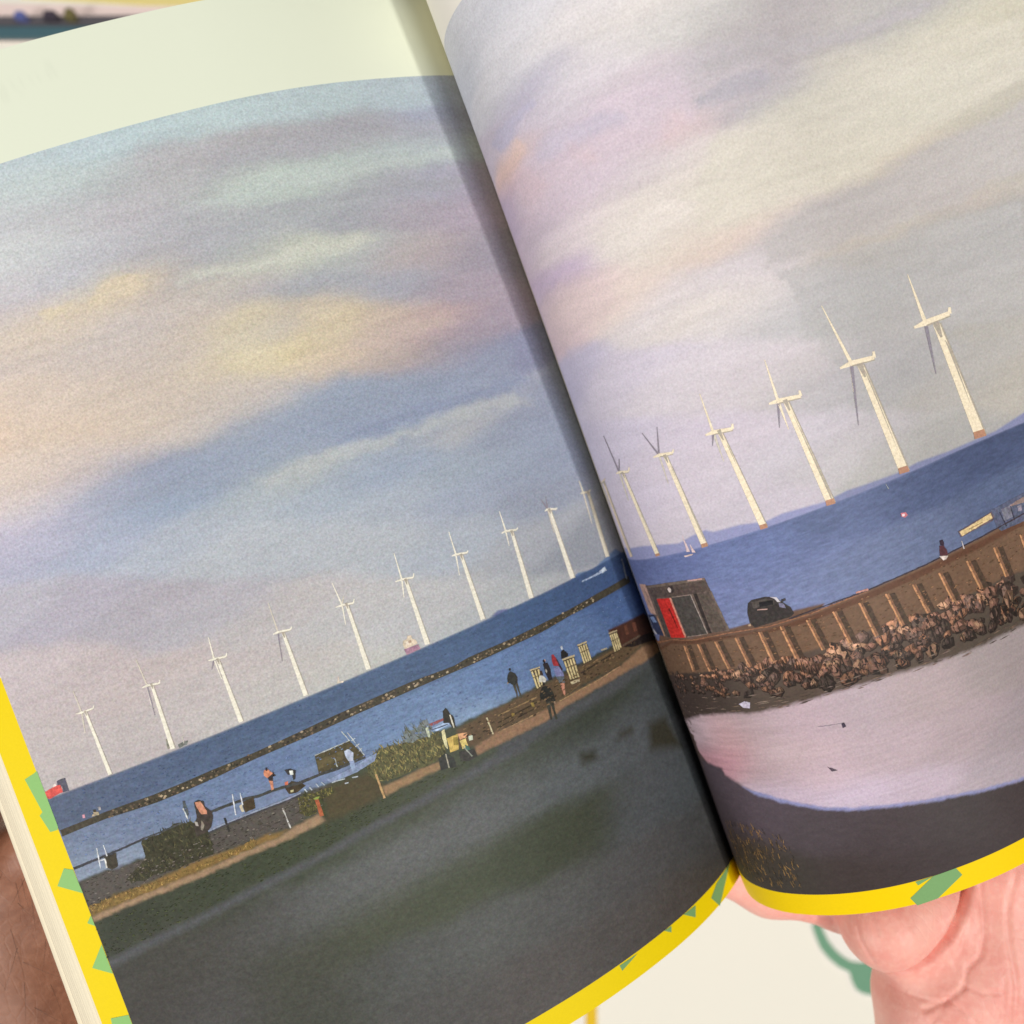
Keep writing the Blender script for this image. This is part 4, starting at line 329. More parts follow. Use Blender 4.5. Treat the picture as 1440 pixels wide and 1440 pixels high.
  ('printed_walkway', 'L', [((146,154,174),[(113.36,64.62),(108.77,64.78),(108.78,65.09),(113.38,64.94)]), ((146,154,174),[(108.77,64.78),(103.76,64.72),(103.76,65.04),(108.78,65.09)]), ((146,154,174),[(103.76,64.72),(97.8,64.47),(97.8,64.79),(103.76,65.04)]), ((146,154,174),[(97.79,64.47),(93.72,64.51),(93.74,64.83),(97.81,64.79)]), ((76,72,74),[(113.52,64.23),(108.92,64.39),(108.93,64.68),(113.53,64.52)]), ((76,72,74),[(108.92,64.39),(103.91,64.33),(103.91,64.62),(108.93,64.68)]), ((76,72,74),[(103.91,64.33),(97.95,64.08),(97.95,64.37),(103.91,64.62)]), ((76,72,74),[(97.94,64.08),(93.87,64.12),(93.89,64.41),(97.96,64.37)]), ((142,156,186),[(87.98,65),(82.18,65.31),(78.82,65.92),(76.68,66.02),(77.73,64.63),(81.64,64),(87.31,64.05)]), ((190,198,204),[(92.89,65.13),(92.66,64.38),(92.45,64.44),(92.67,65.2)]), ((190,198,204),[(91.88,65.07),(91.55,64.27),(91.34,64.35),(91.68,65.16)]), ((190,198,204),[(90.43,65.22),(90.13,64.3),(89.92,64.37),(90.21,65.29)]), ((190,198,204),[(89.34,64.98),(88.85,64.23),(88.67,64.36),(89.16,65.11)]), ((190,198,204),[(87.28,64.04),(84.6,63.63),(84.58,63.86),(87.26,64.28)]), ((190,198,204),[(83.2,63.26),(82.02,62.94),(81.97,63.17),(83.15,63.49)]), ((190,198,204),[(84.94,62.72),(84.19,62.65),(84.18,62.89),(84.92,62.96)])]),
  ('printed_boathouse', 'L', [((84,76,52),[(88.55,70.65),(84.77,70.63),(80.96,70.6),(79.18,66.35),(79.76,66.21),(84.45,66.52),(89.1,66.82)]), ((98,88,60),[(88.6,69.49),(82.98,69.38),(83.36,67.69),(88.76,67.72)]), ((196,202,200),[(81.92,73.08),(81.04,70.57),(80.88,70.63),(81.75,73.13)]), ((196,202,200),[(80.89,72.37),(79.29,66.61),(79.12,66.65),(80.73,72.41)]), ((196,202,200),[(80.61,70.37),(79.61,70.59),(79.65,70.76),(80.65,70.54)]), ((196,202,200),[(80.25,68.88),(79.37,69.15),(79.42,69.32),(80.31,69.05)]), ((196,202,200),[(79.91,67.68),(79.09,68.11),(79.18,68.27),(79.99,67.84)]), ((196,202,200),[(88.55,70.56),(84.74,70.6),(80.92,70.63),(80.92,70.8),(84.75,70.78),(88.55,70.74)]), ((196,202,200),[(85.1,68.44),(85.26,66.66),(85.09,66.64),(84.93,68.42)])]),
  ('printed_person', 'L', [((206,140,110),[(98.79,69.76),(98.03,69.3),(98.44,67.52),(99,67.63),(98.8,68.72)]), ((212,140,108),[(98.98,71.93),(98.14,71.82),(97.52,70.77),(98.24,69.52),(98.81,70.03),(99.25,70.87)]), ((52,46,44),[(98.11,71.81),(98.3,71.6),(98.53,71.63),(98.63,71.88),(98.53,72.15),(98.29,72.25),(98.11,72.1)]), ((60,52,52),[(98.73,70.25),(98.03,70.08),(97.08,69.93),(97.36,71.22),(98,69.16),(98.76,69.49)])]),
  ('printed_person', 'L', [((58,56,54),[(95.14,70.39),(93.97,70.14),(93.11,69.37),(93.7,67.8),(94.22,67.77),(94.02,68.98),(94.86,69.09)]), ((52,46,44),[(94.06,69.79),(94.25,69.58),(94.48,69.61),(94.59,69.86),(94.48,70.14),(94.24,70.23),(94.06,70.08)]), ((220,222,214),[(94.35,69.79),(93.66,69.61),(93.84,68.78),(94.43,68.9)])]),
  ('printed_bush', 'L', [((70,60,44),[(96.36,67.13),(94.63,67.68),(92.97,66.69),(92.35,65.63),(94.6,65.05),(95.99,65.4)]), ((206,196,150),[(95.46,66.01),(94.84,65.89),(95.04,65.51),(95.54,65.6)]), ((206,116,90),[(96.02,68.03),(95.28,67.97),(95.49,67.28),(96.12,67.42)])]),
  ('printed_person', 'L', [((150,166,196),[(82.53,66.79),(81.6,66.51),(81.97,64.15),(82.71,65.28)]), ((190,200,220),[(82.69,69.12),(81.67,69.06),(81.15,68.03),(81.75,66.44),(82.64,66.84),(82.86,68)]), ((196,206,224),[(81.88,68.76),(82.07,68.55),(82.31,68.58),(82.42,68.83),(82.31,69.11),(82.07,69.21),(81.88,69.05)])]),
  ('printed_person', 'L', [((70,62,56),[(114.08,71.26),(113.14,71.4),(112.13,70.73),(112.25,69.74),(111.5,68.4),(111.4,67.33),(112.57,65.22),(113.89,64.73),(115.98,64.55),(115.69,67.01),(114.63,68.13),(114.26,69.79)]), ((206,144,116),[(113.86,71.18),(112.79,71),(112.26,68.72),(112.41,68),(113.5,68.45),(113.87,70.15)]), ((176,170,160),[(115.32,67.64),(114.71,67.26),(114.89,66.43),(115.29,66.72)]), ((150,140,124),[(113.92,67.33),(113.71,66.21),(114.46,65.23),(114.71,65.58)])]),
  ('printed_paddle', 'L', [((84,90,92),[(116.12,72.35),(115.59,72.27),(115.72,69.61),(116.21,68.77),(116.42,70.41)]), ((214,216,214),[(116.57,70.94),(116.46,68.57),(116.26,68.58),(116.38,70.95)])]),
  ('printed_bench', 'L', [((150,86,84),[(64.5,66.97),(61.23,66.85),(61.3,66.33),(64.16,66.41)]), ((176,196,226),[(64.39,65.83),(60.47,65.96),(60.5,65.15),(63.63,64.94)]), ((60,66,84),[(64.48,65.49),(60.74,65.15),(60.74,65.37),(64.47,65.71)])]),
  ('printed_person', 'L', [((56,52,44),[(60.81,68.29),(59.94,68.72),(59.45,67.13),(59.01,66.11),(59.38,64.09),(60.07,64.13),(60.41,65.38),(61.59,65.92)]), ((222,216,196),[(59.8,66.97),(59.97,64.04),(59.69,64.01),(59.52,66.94)])]),
  ('printed_bicycle', 'L', [((60,62,58),[(65.23,59.43),(63.38,59.93),(62.18,58.01),(62.34,56.18),(65.65,56.92)]), ((226,218,170),[(62.58,64.46),(61.81,64.66),(62.18,62.65),(62.64,60.4),(63.04,61.14),(63,63.02)]), ((216,186,104),[(62.06,62.59),(59.57,62.54),(60.52,59.42),(62.44,59.49)]), ((226,170,128),[(59.57,62.54),(57.57,61.89),(57.94,60.96),(59.55,61.16)]), ((224,202,124),[(59.64,60.93),(58.27,60.84),(58.43,58.99),(59.8,59.09)]), ((150,132,66),[(60.79,62.28),(59.8,61.96),(60.15,60.34),(61.19,60.55)]), ((208,214,192),[(57.61,61.08),(56.67,60.92),(56.92,59.94),(57.73,60.04)]), ((76,110,100),[(58.96,59.79),(58.19,58.88),(58.35,57.04),(59.4,57.26)]), ((66,64,60),[(60.7,58.96),(57.42,57.97),(57.25,56.24),(59.29,56.11),(60.95,56.89)]), ((196,204,176),[(65.55,66.36),(64.82,66.84),(65.25,64.32),(65.71,64.54)]), ((176,170,150),[(63.59,59.72),(63.96,56.63),(63.72,56.59),(63.35,59.68)]), ((150,156,140),[(59.5,59.4),(58.44,56.71),(58.21,56.79),(59.27,59.48)])]),
  ('printed_post', 'L', [((208,196,160),[(52.56,62.95),(52.53,59.06),(52.21,59.03),(52.25,62.93)])]),
  ('printed_post', 'L', [((196,160,112),[(78.67,62.05),(78.76,56.62),(78.33,56.59),(78.24,62.01)])]),
  ('printed_post', 'L', [((206,204,196),[(98.33,63.24),(98.26,58.9),(97.98,58.9),(98.06,63.24)])]),
  ('printed_post', 'L', [((58,56,52),[(109.71,66.03),(109.85,62.98),(109.43,62.95),(109.29,66)])]),
  ('printed_post', 'L', [((178,100,66),[(91.68,62.32),(90.94,62.25),(91.07,58.5),(91.92,58.62)]), ((150,160,80),[(91.92,62.69),(90.55,62.6),(90.87,62.09),(91.6,62.2)]), ((66,70,44),[(90.94,62.25),(90.11,61.74),(90.91,57.9),(91.07,58.5)])]),
  ('printed_person', 'L', [((84,78,66),[(44.21,67.07),(43.53,66.93),(43.65,65.75),(44.01,64.16),(44.13,63.43),(44.47,63.64),(44.2,64.87)]), ((76,72,62),[(43.53,66.93),(42.93,66.88),(43.08,65.2),(43.17,63.49),(43.54,63.5),(43.51,65.06)]), ((56,56,52),[(43.9,69.74),(43.6,69.86),(43.29,69.58),(42.67,68.85),(42.53,67.99),(42.97,66.79),(43.81,66.72),(44.36,67.02),(44.7,67.52),(45.14,67.66),(44.94,68.58),(44.48,69.38)]), ((178,150,128),[(45.19,67.96),(44.95,67.8),(45.09,67.47),(45.28,67.61)]), ((50,46,44),[(43.28,70.11),(43.52,69.91),(43.78,70.03),(43.8,70.34),(43.57,70.55),(43.31,70.43)])]),
  ('printed_person', 'L', [((66,66,58),[(38.15,60.31),(37.28,59.9),(37.71,58.16),(38.28,55.8),(38.73,55.96),(38.51,57.68)]), ((60,60,52),[(37.34,59.93),(36.36,59.58),(36.83,57.46),(37.04,55.32),(37.52,55.44),(37.37,57.43)]), ((44,44,40),[(37.81,63.35),(37.38,63.44),(36.87,63.26),(36,62.51),(35.7,60.94),(35.91,59.26),(36.4,59.03),(36.39,60.12),(36.55,59.45),(38.23,60.12),(38.23,60.57),(39.26,61.05),(39.05,61.98),(38.48,62.86)]), ((176,146,122),[(36.43,59.27),(36,59.19),(36.16,58.69),(36.51,58.79)]), ((42,38,36),[(36.84,63.7),(37.18,63.46),(37.51,63.61),(37.55,64.03),(37.22,64.27),(36.89,64.12)])]),
  ('printed_person', 'L', [((128,130,172),[(33.48,65.96),(32.13,65.93),(31.56,64.52),(31.67,63.12),(33.31,63.29),(33.69,64.33)]), ((96,104,110),[(33.66,64.03),(31.76,63.3),(32.07,61.85),(33.4,62.32)]), ((200,140,116),[(33.26,62.26),(32.21,61.92),(33.17,59.18),(33.46,59.9)]), ((160,56,60),[(32.87,68.86),(32.33,68.91),(31.7,66.89),(31.99,65.87),(33.26,66.44),(33.26,67.59)]), ((60,44,48),[(31.98,68.18),(31.34,65),(31.67,64.28),(32.02,66.17)])]),
  ('printed_person', 'L', [((46,42,44),[(35.57,68.05),(34.35,67.79),(34.29,66.04),(34.71,63.93),(35.65,64.07),(35.85,65.89)]), ((196,160,140),[(35.09,68.75),(34.67,68.74),(34.75,68.26),(35.13,68.28)]), ((44,38,38),[(35.5,68.59),(35.06,68.83),(34.8,68.14),(35.29,67.93)])]),
  ('printed_person', 'L', [((206,202,190),[(37.43,66.03),(36.61,65.66),(36.1,64.56),(36.69,63.97),(37.41,64.59),(38.19,64.66)]), ((60,50,46),[(37.02,66.98),(36.42,66.71),(36.48,65.59),(37.25,66.09)]), ((180,176,166),[(35.43,66.84),(35.23,66.18),(35.52,65.73),(35.7,66.24)])]),
  ('printed_person', 'L', [((44,42,42),[(30.25,68.57),(29.44,68.8),(28.6,67.55),(28.79,66.76),(30.76,67.06)]), ((200,206,214),[(29.9,69.72),(29.38,69.7),(29.5,68.82),(29.94,68.87)])]),
  ('printed_beach_cabinet', 'L', [((70,60,46),[(39.09,68.2),(36.66,67.82),(37.31,63.69),(39.21,63.42)]), ((216,198,148),[(39.01,67.61),(38.57,67.61),(38.72,63.65),(39.13,63.62)]), ((216,198,148),[(38.2,67.49),(37.76,67.49),(38.08,63.74),(38.5,63.71)]), ((216,198,148),[(37.39,67.36),(36.95,67.36),(37.45,63.83),(37.86,63.8)]), ((196,178,140),[(39.23,68.22),(36.51,67.8),(36.7,67.53),(39.1,67.87)]), ((110,96,70),[(39.14,66.29),(36.92,66.17),(36.94,66),(39.14,66.1)])]),
  ('printed_beach_cabinet', 'L', [((70,60,46),[(30.47,66.93),(27.28,66.53),(27.78,61.2),(30.61,61.62)]), ((216,198,148),[(30.39,66.28),(29.95,66.22),(30.07,61.76),(30.52,61.82)]), ((216,198,148),[(29.6,66.18),(29.15,66.12),(29.37,61.65),(29.82,61.72)]), ((216,198,148),[(28.81,66.08),(28.36,66.02),(28.66,61.55),(29.11,61.61)]), ((216,198,148),[(28.01,65.98),(27.55,65.92),(27.95,61.44),(28.4,61.51)]), ((196,178,140),[(30.66,66.95),(27.08,66.51),(27.31,66.16),(30.48,66.55)]), ((110,96,70),[(30.53,64.8),(27.48,64.4),(27.5,64.18),(30.53,64.59)])]),
  ('printed_beach_cabinet', 'L', [((70,60,46),[(25.4,68.2),(22.71,67.92),(23.03,63.32),(25.62,63.44)]), ((216,198,148),[(25.34,67.62),(24.94,67.6),(25.13,63.6),(25.53,63.63)]), ((216,198,148),[(24.68,67.55),(24.28,67.53),(24.49,63.57),(24.89,63.6)]), ((216,198,148),[(24.01,67.48),(23.6,67.46),(23.84,63.54),(24.25,63.57)]), ((216,198,148),[(23.33,67.41),(22.92,67.38),(23.19,63.51),(23.6,63.54)]), ((196,178,140),[(25.56,68.21),(22.54,67.9),(22.73,67.59),(25.41,67.86)]), ((110,96,70),[(25.49,66.3),(22.84,66.08),(22.85,65.89),(25.49,66.11)])]),
  ('printed_beach_cabinet', 'L', [((70,60,46),[(15.51,66.94),(12.85,66.59),(13.12,61.98),(15.97,62)]), ((216,198,148),[(15.49,66.34),(15.06,66.33),(15.44,62.19),(15.87,62.2)]), ((216,198,148),[(14.83,66.25),(14.4,66.24),(14.74,62.18),(15.17,62.2)]), ((216,198,148),[(14.17,66.16),(13.73,66.15),(14.02,62.18),(14.46,62.19)]), ((216,198,148),[(13.5,66.07),(13.06,66.06),(13.3,62.17),(13.74,62.19)]), ((196,178,140),[(15.67,66.96),(12.69,66.57),(12.87,66.27),(15.54,66.6)]), ((110,96,70),[(15.7,64.97),(12.96,64.75),(12.97,64.56),(15.71,64.77)])]),
  ('printed_beach_cabinet', 'L', [((206,192,156),[(30.67,61.5),(28.04,61.02),(28.32,60.42),(30.5,60.7)])]),
  ('printed_boardwalk', 'L', [((170,138,100),[(34.98,58.64),(29.29,58.59),(23.23,58.43),(23.27,58.63),(29.32,58.79),(35.01,58.84)]), ((186,150,116),[(23.23,58.45),(15.81,58.53),(15.86,58.7),(23.27,58.62)]), ((160,130,98),[(51.23,58.8),(46,58.7),(40.59,58.54),(40.61,58.8),(46.03,58.96),(51.25,59.05)]), ((150,124,88),[(49.89,62.04),(44.94,61.97),(39.8,61.84),(39.83,62.16),(44.97,62.28),(49.92,62.35)]), ((66,56,42),[(50.46,60.67),(45.3,60.76),(39.94,60.8),(39.97,61.05),(45.33,61.01),(50.49,60.92)]), ((64,54,42),[(50.85,59.75),(45.56,59.78),(40.08,59.74),(40.11,59.97),(45.59,60),(50.87,59.97)]), ((120,100,74),[(33.45,58.92),(28.08,59.91),(28.19,60.17),(33.55,59.18)]), ((118,98,70),[(26.87,62.56),(21.95,62.57),(16.68,62.49),(16.74,62.77),(22,62.84),(26.92,62.83)]), ((60,52,44),[(27.2,61.84),(21.86,61.94),(16.11,61.94),(16.18,62.22),(21.92,62.21),(27.26,62.1)]), ((176,164,140),[(19.58,64.16),(17.72,63.79),(17.69,64.13),(19.55,64.49)]), ((150,128,70),[(41.79,61.49),(41.07,61.3),(41.16,60.35),(41.74,60.48)]), ((150,128,70),[(46.94,61.37),(46.13,61.13),(46.42,60.43),(46.98,60.55)])]),
  ('printed_wall', 'L', [((104,66,50),[(10.12,66.54),(9,66.39),(9.37,64.08),(10.48,64.23)]), ((112,70,54),[(6.96,66.04),(5.55,65.79),(6.07,63.66),(7.27,63.83)]), ((96,80,66),[(12.79,62.26),(5.56,62.01),(5.69,62.46),(12.9,62.7)]), ((44,36,34),[(12.62,62.07),(3.72,61.77),(0,60.83),(0,58.89),(9.97,60.94)])]),
  ('printed_mast', 'L', [((150,156,160),[(2.53,81.16),(3.36,76.19),(2.8,76.08),(1.96,81.06)])]),
  ('printed_shed', 'R', [((112,96,88),[(11.25,75.41),(16.39,75.23),(24.41,75.49),(30.13,75.31),(35,74.97),(35.25,70.8),(35.49,66.63),(35.73,62.45),(30.94,62.7),(25.43,62.74),(18.31,62.34),(15.64,62.49),(14.5,66.82),(13.11,71.13)]), ((196,158,140),[(11.25,75.41),(15.63,75.51),(15.61,71.75),(15.59,67.97),(12.23,68),(11.44,68.97)]), ((92,78,72),[(16.39,75.23),(24.41,75.49),(30.13,75.31),(35,74.97),(35.13,71.89),(30.45,72.07),(23.66,72.07),(16.66,72.44)]), ((120,104,94),[(16.39,75.23),(24.41,75.49),(30.13,75.31),(35,74.97),(34.97,74.42),(30.13,74.75),(24.45,74.91),(16.55,74.65)]), ((84,76,72),[(17.15,72.3),(18.92,72.31),(18.61,67.34),(18.31,62.34),(16.27,62.54),(16.71,67.44)]), ((204,160,150),[(30.65,75.27),(34.3,75.06),(34.31,74.75),(30.67,74.95)])]),
  ('printed_door', 'R', [((206,52,46),[(18.69,71.96),(23.5,71.91),(23.53,67.13),(23.55,62.34),(18.6,62.41),(18.64,67.19)]), ((120,34,30),[(21.77,69.53),(22.28,64.62),(22.54,64.68),(22.35,69.65)]), ((226,150,130),[(23.5,71.91),(24.06,71.92),(24.04,67.15),(24.03,62.37),(23.55,62.34),(23.53,67.13)])]),
  ('printed_door', 'R', [((80,74,70),[(24.34,72.01),(29.9,71.93),(30.09,67.29),(30.28,62.65),(24.4,62.52),(24.37,67.27)]), ((176,160,150),[(29.87,71.9),(30.02,67.26),(30.17,62.62),(30.4,62.67),(30.26,67.31),(30.11,71.94)]), ((150,130,120),[(24.42,71.97),(29.99,71.89),(30.04,72.05),(24.47,72.14)]), ((150,130,120),[(24.35,62.38),(30.22,62.49),(30.27,62.65),(24.4,62.55)]), ((58,50,48),[(30.76,72.02),(31.69,71.97),(31.53,67.31),(31.37,62.63),(30.58,62.61),(30.67,67.32)]), ((126,110,98),[(34.99,71.86),(35.29,67.14),(35.59,62.42),(35.86,62.48),(35.57,67.2),(35.27,71.92)]), ((96,84,76),[(31.79,71.84),(34.62,71.72),(34.87,67.22),(35.12,62.71),(31.72,62.72),(31.75,67.29)])]),
  ('printed_lamp', 'R', [((66,56,54),[(23.76,74.07),(24.88,74.67),(25.95,74.55),(26.13,73.67),(25.28,72.91),(24.19,73.03)]), ((222,204,196),[(24.03,74.05),(24.78,74.43),(25.21,73.92),(24.84,73.22),(24.24,73.28)])]),
  ('printed_car', 'R', [((56,64,92),[(7.52,67.01),(14.14,67.88),(15.88,66.36),(15.43,62.63),(8.75,62.5)]), ((130,150,190),[(9.49,66.74),(13.26,67.36),(14.2,65.95),(11.42,65.65)]), ((206,206,214),[(3.37,62.2),(9.53,62.27),(10.8,62.62),(8.78,63.49)]), ((196,150,120),[(15.2,67.45),(15.42,62.57),(16.08,62.73),(15.89,67.6)])]),
  ('printed_car', 'R', [((62,56,54),[(41.93,67.36),(42.93,67.9),(45.92,67.71),(47.67,67.03),(48.99,65.26),(49.82,64.17),(50.03,62.75),(49.32,62.17),(46.04,62.1),(41.34,61.88),(40.71,63.28),(41.02,65.4)]), ((84,76,72),[(42.73,67.41),(45.76,67.3),(47.15,66.66),(47.01,65.62),(42.6,66.08)]), ((40,38,40),[(44.13,67.02),(47.02,66.64),(46.85,65.66),(43.97,65.97)]), ((206,200,206),[(46.71,67.47),(47.89,66.96),(48.42,65.71),(47.75,65.93),(47.45,66.78)]), ((70,66,68),[(48.6,66.2),(49.51,66.3),(49.44,65.79),(48.64,65.64)]), ((196,160,150),[(43.23,65.37),(45.26,64.98),(45.33,65.22),(43.31,65.61)]), ((128,124,150),[(47.88,65.61),(48.77,65.33),(48.85,64.22),(47.83,64.82)])]),
  ('printed_quay_pile', 'R', [((84,67,55),[(22.85,60.18),(24.5,60.53),(24.23,54.57),(22.7,54.26)]), ((142,104,80),[(22.03,60.25),(21.78,53.97),(22.83,54.21),(23.08,60.47)]), ((208,152,110),[(21.95,60.32),(21.7,54.04),(22.16,54.15),(22.41,60.42)])]),
  ('printed_quay_pile', 'R', [((84,67,55),[(27.07,60.25),(28.58,60.54),(28.87,54.26),(27.51,54.03)]), ((142,104,80),[(26.34,60.33),(26.71,53.76),(27.63,54),(27.28,60.56)]), ((208,152,110),[(26.28,60.42),(26.64,53.85),(27.04,53.96),(26.68,60.52)])]),
  ('printed_quay_pile', 'R', [((84,67,55),[(31.81,60.37),(33.21,60.61),(33.75,54.33),(32.48,54.18)]), ((142,104,80),[(31.12,60.46),(31.74,53.93),(32.59,54.17),(32,60.69)]), ((208,152,110),[(31.06,60.57),(31.68,54.04),(32.04,54.14),(31.44,60.67)])]),
  ('printed_quay_pile', 'R', [((84,67,55),[(36.87,60.33),(38.23,60.51),(38.44,57.15),(38.65,53.78),(37.42,53.69)]), ((142,104,80),[(36.22,60.44),(36.46,56.96),(36.7,53.47),(37.53,53.69),(37.3,57.17),(37.06,60.64)]), ((208,152,110),[(36.16,60.56),(36.4,57.08),(36.64,53.59),(37,53.68),(36.76,57.17),(36.52,60.64)])]),
  ('printed_quay_pile', 'R', [((84,67,55),[(42.25,60.41),(43.6,60.54),(43.83,53.89),(42.6,53.87)]), ((142,104,80),[(41.6,60.56),(41.74,57.13),(41.89,53.69),(42.72,53.87),(42.58,57.3),(42.43,60.72)]), ((208,152,110),[(41.54,60.68),(41.68,57.25),(41.83,53.82),(42.18,53.89),(42.04,57.32),(41.89,60.75)])]),
  ('printed_quay_pile', 'R', [((84,67,55),[(46.86,60.44),(48.19,60.53),(48.39,56.87),(48.59,53.2),(47.37,53.23),(47.12,56.84)]), ((142,104,80),[(46.21,60.59),(46.44,56.83),(46.67,53.07),(47.49,53.23),(47.26,57),(47.03,60.75)]), ((208,152,110),[(46.16,60.72),(46.39,56.97),(46.62,53.2),(46.97,53.27),(46.74,57.04),(46.51,60.79)])]),
  ('printed_quay_pile', 'R', [((84,67,55),[(52.27,60.16),(53.57,60.2),(53.85,56.77),(54.14,53.33),(52.95,53.41),(52.61,56.79)]), ((142,104,80),[(51.64,60.32),(51.95,56.8),(52.27,53.27),(53.06,53.42),(52.75,56.95),(52.44,60.47)]), ((208,152,110),[(51.59,60.46),(51.9,56.94),(52.21,53.41),(52.55,53.48),(52.24,57.01),(51.92,60.53)])]),
  ('printed_quay_pile', 'R', [((84,67,55),[(57.78,60.12),(59.08,60.12),(59.39,56.52),(59.7,52.92),(58.51,53.04),(58.14,56.58)]), ((142,104,80),[(57.15,60.3),(57.49,56.62),(57.82,52.92),(58.62,53.05),(58.28,56.74),(57.95,60.43)]), ((208,152,110),[(57.1,60.44),(57.43,56.76),(57.77,53.06),(58.11,53.12),(57.77,56.81),(57.43,60.5)])]),
  ('printed_quay_pile', 'R', [((84,67,55),[(63.33,59.94),(64.66,59.91),(64.9,56.1),(65.15,52.28),(63.93,52.43),(63.63,56.19)]), ((142,104,80),[(62.7,60.15),(62.97,56.25),(63.24,52.34),(64.05,52.42),(63.78,56.34),(63.5,60.24)]), ((208,152,110),[(62.64,60.29),(62.91,56.39),(63.18,52.47),(63.53,52.51),(63.25,56.42),(62.98,60.32)])]),
  ('printed_quay_pile', 'R', [((84,67,55),[(69.06,59.77),(70.43,59.71),(70.76,56.03),(71.09,52.32),(69.83,52.51),(69.44,56.15)]), ((142,104,80),[(68.41,59.99),(68.76,56.22),(69.11,52.43),(69.95,52.51),(69.59,56.3),(69.24,60.07)]), ((208,152,110),[(68.35,60.13),(68.7,56.36),(69.05,52.58),(69.41,52.61),(69.05,56.4),(68.7,60.17)])]),
  ('printed_quay_pile', 'R', [((84,67,55),[(75.17,59.4),(76.61,59.3),(77.34,52.66),(76.01,52.89)]), ((142,104,80),[(74.48,59.63),(74.86,56.24),(75.25,52.83),(76.14,52.89),(75.74,56.3),(75.35,59.7)]), ((208,152,110),[(74.41,59.78),(74.8,56.39),(75.19,52.98),(75.56,53.01),(75.17,56.42),(74.78,59.81)])]),
  ('printed_quay_pile', 'R', [((84,67,55),[(81.68,59.32),(83.24,59.17),(83.93,52.51),(82.48,52.79)]), ((142,104,80),[(80.94,59.59),(81.3,56.18),(81.67,52.77),(82.62,52.78),(82.24,56.2),(81.88,59.61)]), ((208,152,110),[(80.87,59.73),(81.23,56.33),(81.6,52.91),(82,52.92),(81.63,56.34),(81.27,59.74)])]),
  ('printed_quay_pile', 'R', [((84,67,55),[(89.24,59.01),(90.99,58.8),(91.72,52.21),(90.09,52.56)]), ((142,104,80),[(88.4,59.31),(89.18,52.57),(90.25,52.53),(89.45,59.29)]), ((208,152,110),[(88.32,59.46),(89.1,52.72),(89.55,52.7),(88.77,59.45)])]),
  ('printed_quay_pile', 'R', [((84,67,55),[(97.27,58.91),(98.99,58.72),(99.31,51.9),(97.71,52.23)]), ((142,104,80),[(96.42,59.24),(96.61,55.75),(96.8,52.25),(97.87,52.17),(97.67,55.68),(97.48,59.17)]), ((208,152,110),[(96.35,59.37),(96.53,55.89),(96.72,52.39),(97.17,52.36),(96.98,55.86),(96.79,59.34)])]),
  ('printed_quay_pile', 'R', [((84,67,55),[(104.91,58.87),(106.6,58.71),(106.64,52.45),(105.08,52.75)]), ((142,104,80),[(104.07,59.21),(104.19,52.78),(105.23,52.68),(105.11,59.12)]), ((208,152,110),[(104,59.33),(104.11,52.9),(104.55,52.86),(104.44,59.3)])]),
  ('printed_quay_rim', 'R', [((150,106,80),[(0,58.28),(18.42,61.79),(18.67,62.08),(0,59.05)]), ((150,106,80),[(18.44,61.79),(25.67,61.43),(25.82,61.7),(18.65,62.08)]), ((150,106,80),[(25.71,61.43),(30.76,61.74),(35.19,61.86),(35.24,62.12),(30.81,62),(25.78,61.7)]), ((150,106,80),[(35.19,61.86),(39.73,61.65),(43.98,61.3),(44.03,61.55),(39.79,61.9),(35.25,62.12)]), ((150,106,80),[(43.99,61.3),(48.57,61.42),(53.02,61.4),(53.04,61.64),(48.59,61.66),(44.02,61.55)]), ((150,106,80),[(53.03,61.4),(57.11,61.65),(61.2,61.82),(65.34,61.94),(65.34,62.17),(61.2,62.06),(57.11,61.89),(53.03,61.64)]), ((70,60,66),[(48.68,61.7),(52.03,61.89),(55.35,62.01),(58.67,62.07),(62.01,62.09),(65.39,62.06),(65.4,62.33),(62.02,62.35),(58.68,62.34),(55.36,62.28),(52.04,62.16),(48.69,61.97)]), ((70,60,66),[(65.4,62.06),(69.67,62.24),(74.08,62.34),(78.66,62.36),(78.65,62.63),(74.07,62.61),(69.66,62.51),(65.39,62.33)]), ((70,60,66),[(78.67,62.36),(82.35,62.49),(86.21,62.55),(90.33,62.53),(94.54,62.5),(94.51,62.78),(90.29,62.81),(86.18,62.82),(82.32,62.76),(78.64,62.63)]), ((70,60,66),[(94.55,62.5),(98.79,62.65),(102.97,62.84),(107.1,63.07),(107.04,63.35),(102.92,63.12),(98.73,62.94),(94.5,62.78)]), ((206,150,136),[(62.91,62.76),(65.53,62.54),(65.56,62.13),(62.97,62.42)]), ((188,160,130),[(40.14,62.87),(40.71,62.95),(40.67,62.52),(40.15,62.54)])]),
  ('printed_swan', 'R', [((206,196,214),[(30.98,45.66),(32.5,46.13),(33.78,45.76),(33.09,44.43),(31.63,44.74)])]),
  ('printed_bird', 'R', [((72,64,78),[(50.34,37.13),(50.93,37.12),(51.06,36.25),(50.22,36)]), ((150,136,146),[(45.6,37.57),(50.46,37.03),(50.49,37.15),(45.63,37.7)])]),
  ('printed_bird', 'R', [((96,84,94),[(44.21,28.57),(45.06,28.03),(45.99,27.3),(44.78,27.26)])]),
  ('printed_sailing_boat', 'R', [((232,206,206),[(33.84,85.18),(34.19,81.23),(33.35,81.42)]), ((226,200,198),[(34.78,82.89),(35.36,80.82),(34.52,80.96)]), ((222,196,190),[(32.23,80.69),(34.71,80.7),(34.26,80.39),(32.38,80.33)])]),
  ('printed_sailing_boat', 'R', [((206,214,206),[(77.12,81.44),(77.2,81.42),(77.43,80.14),(77.25,80.13)])]),
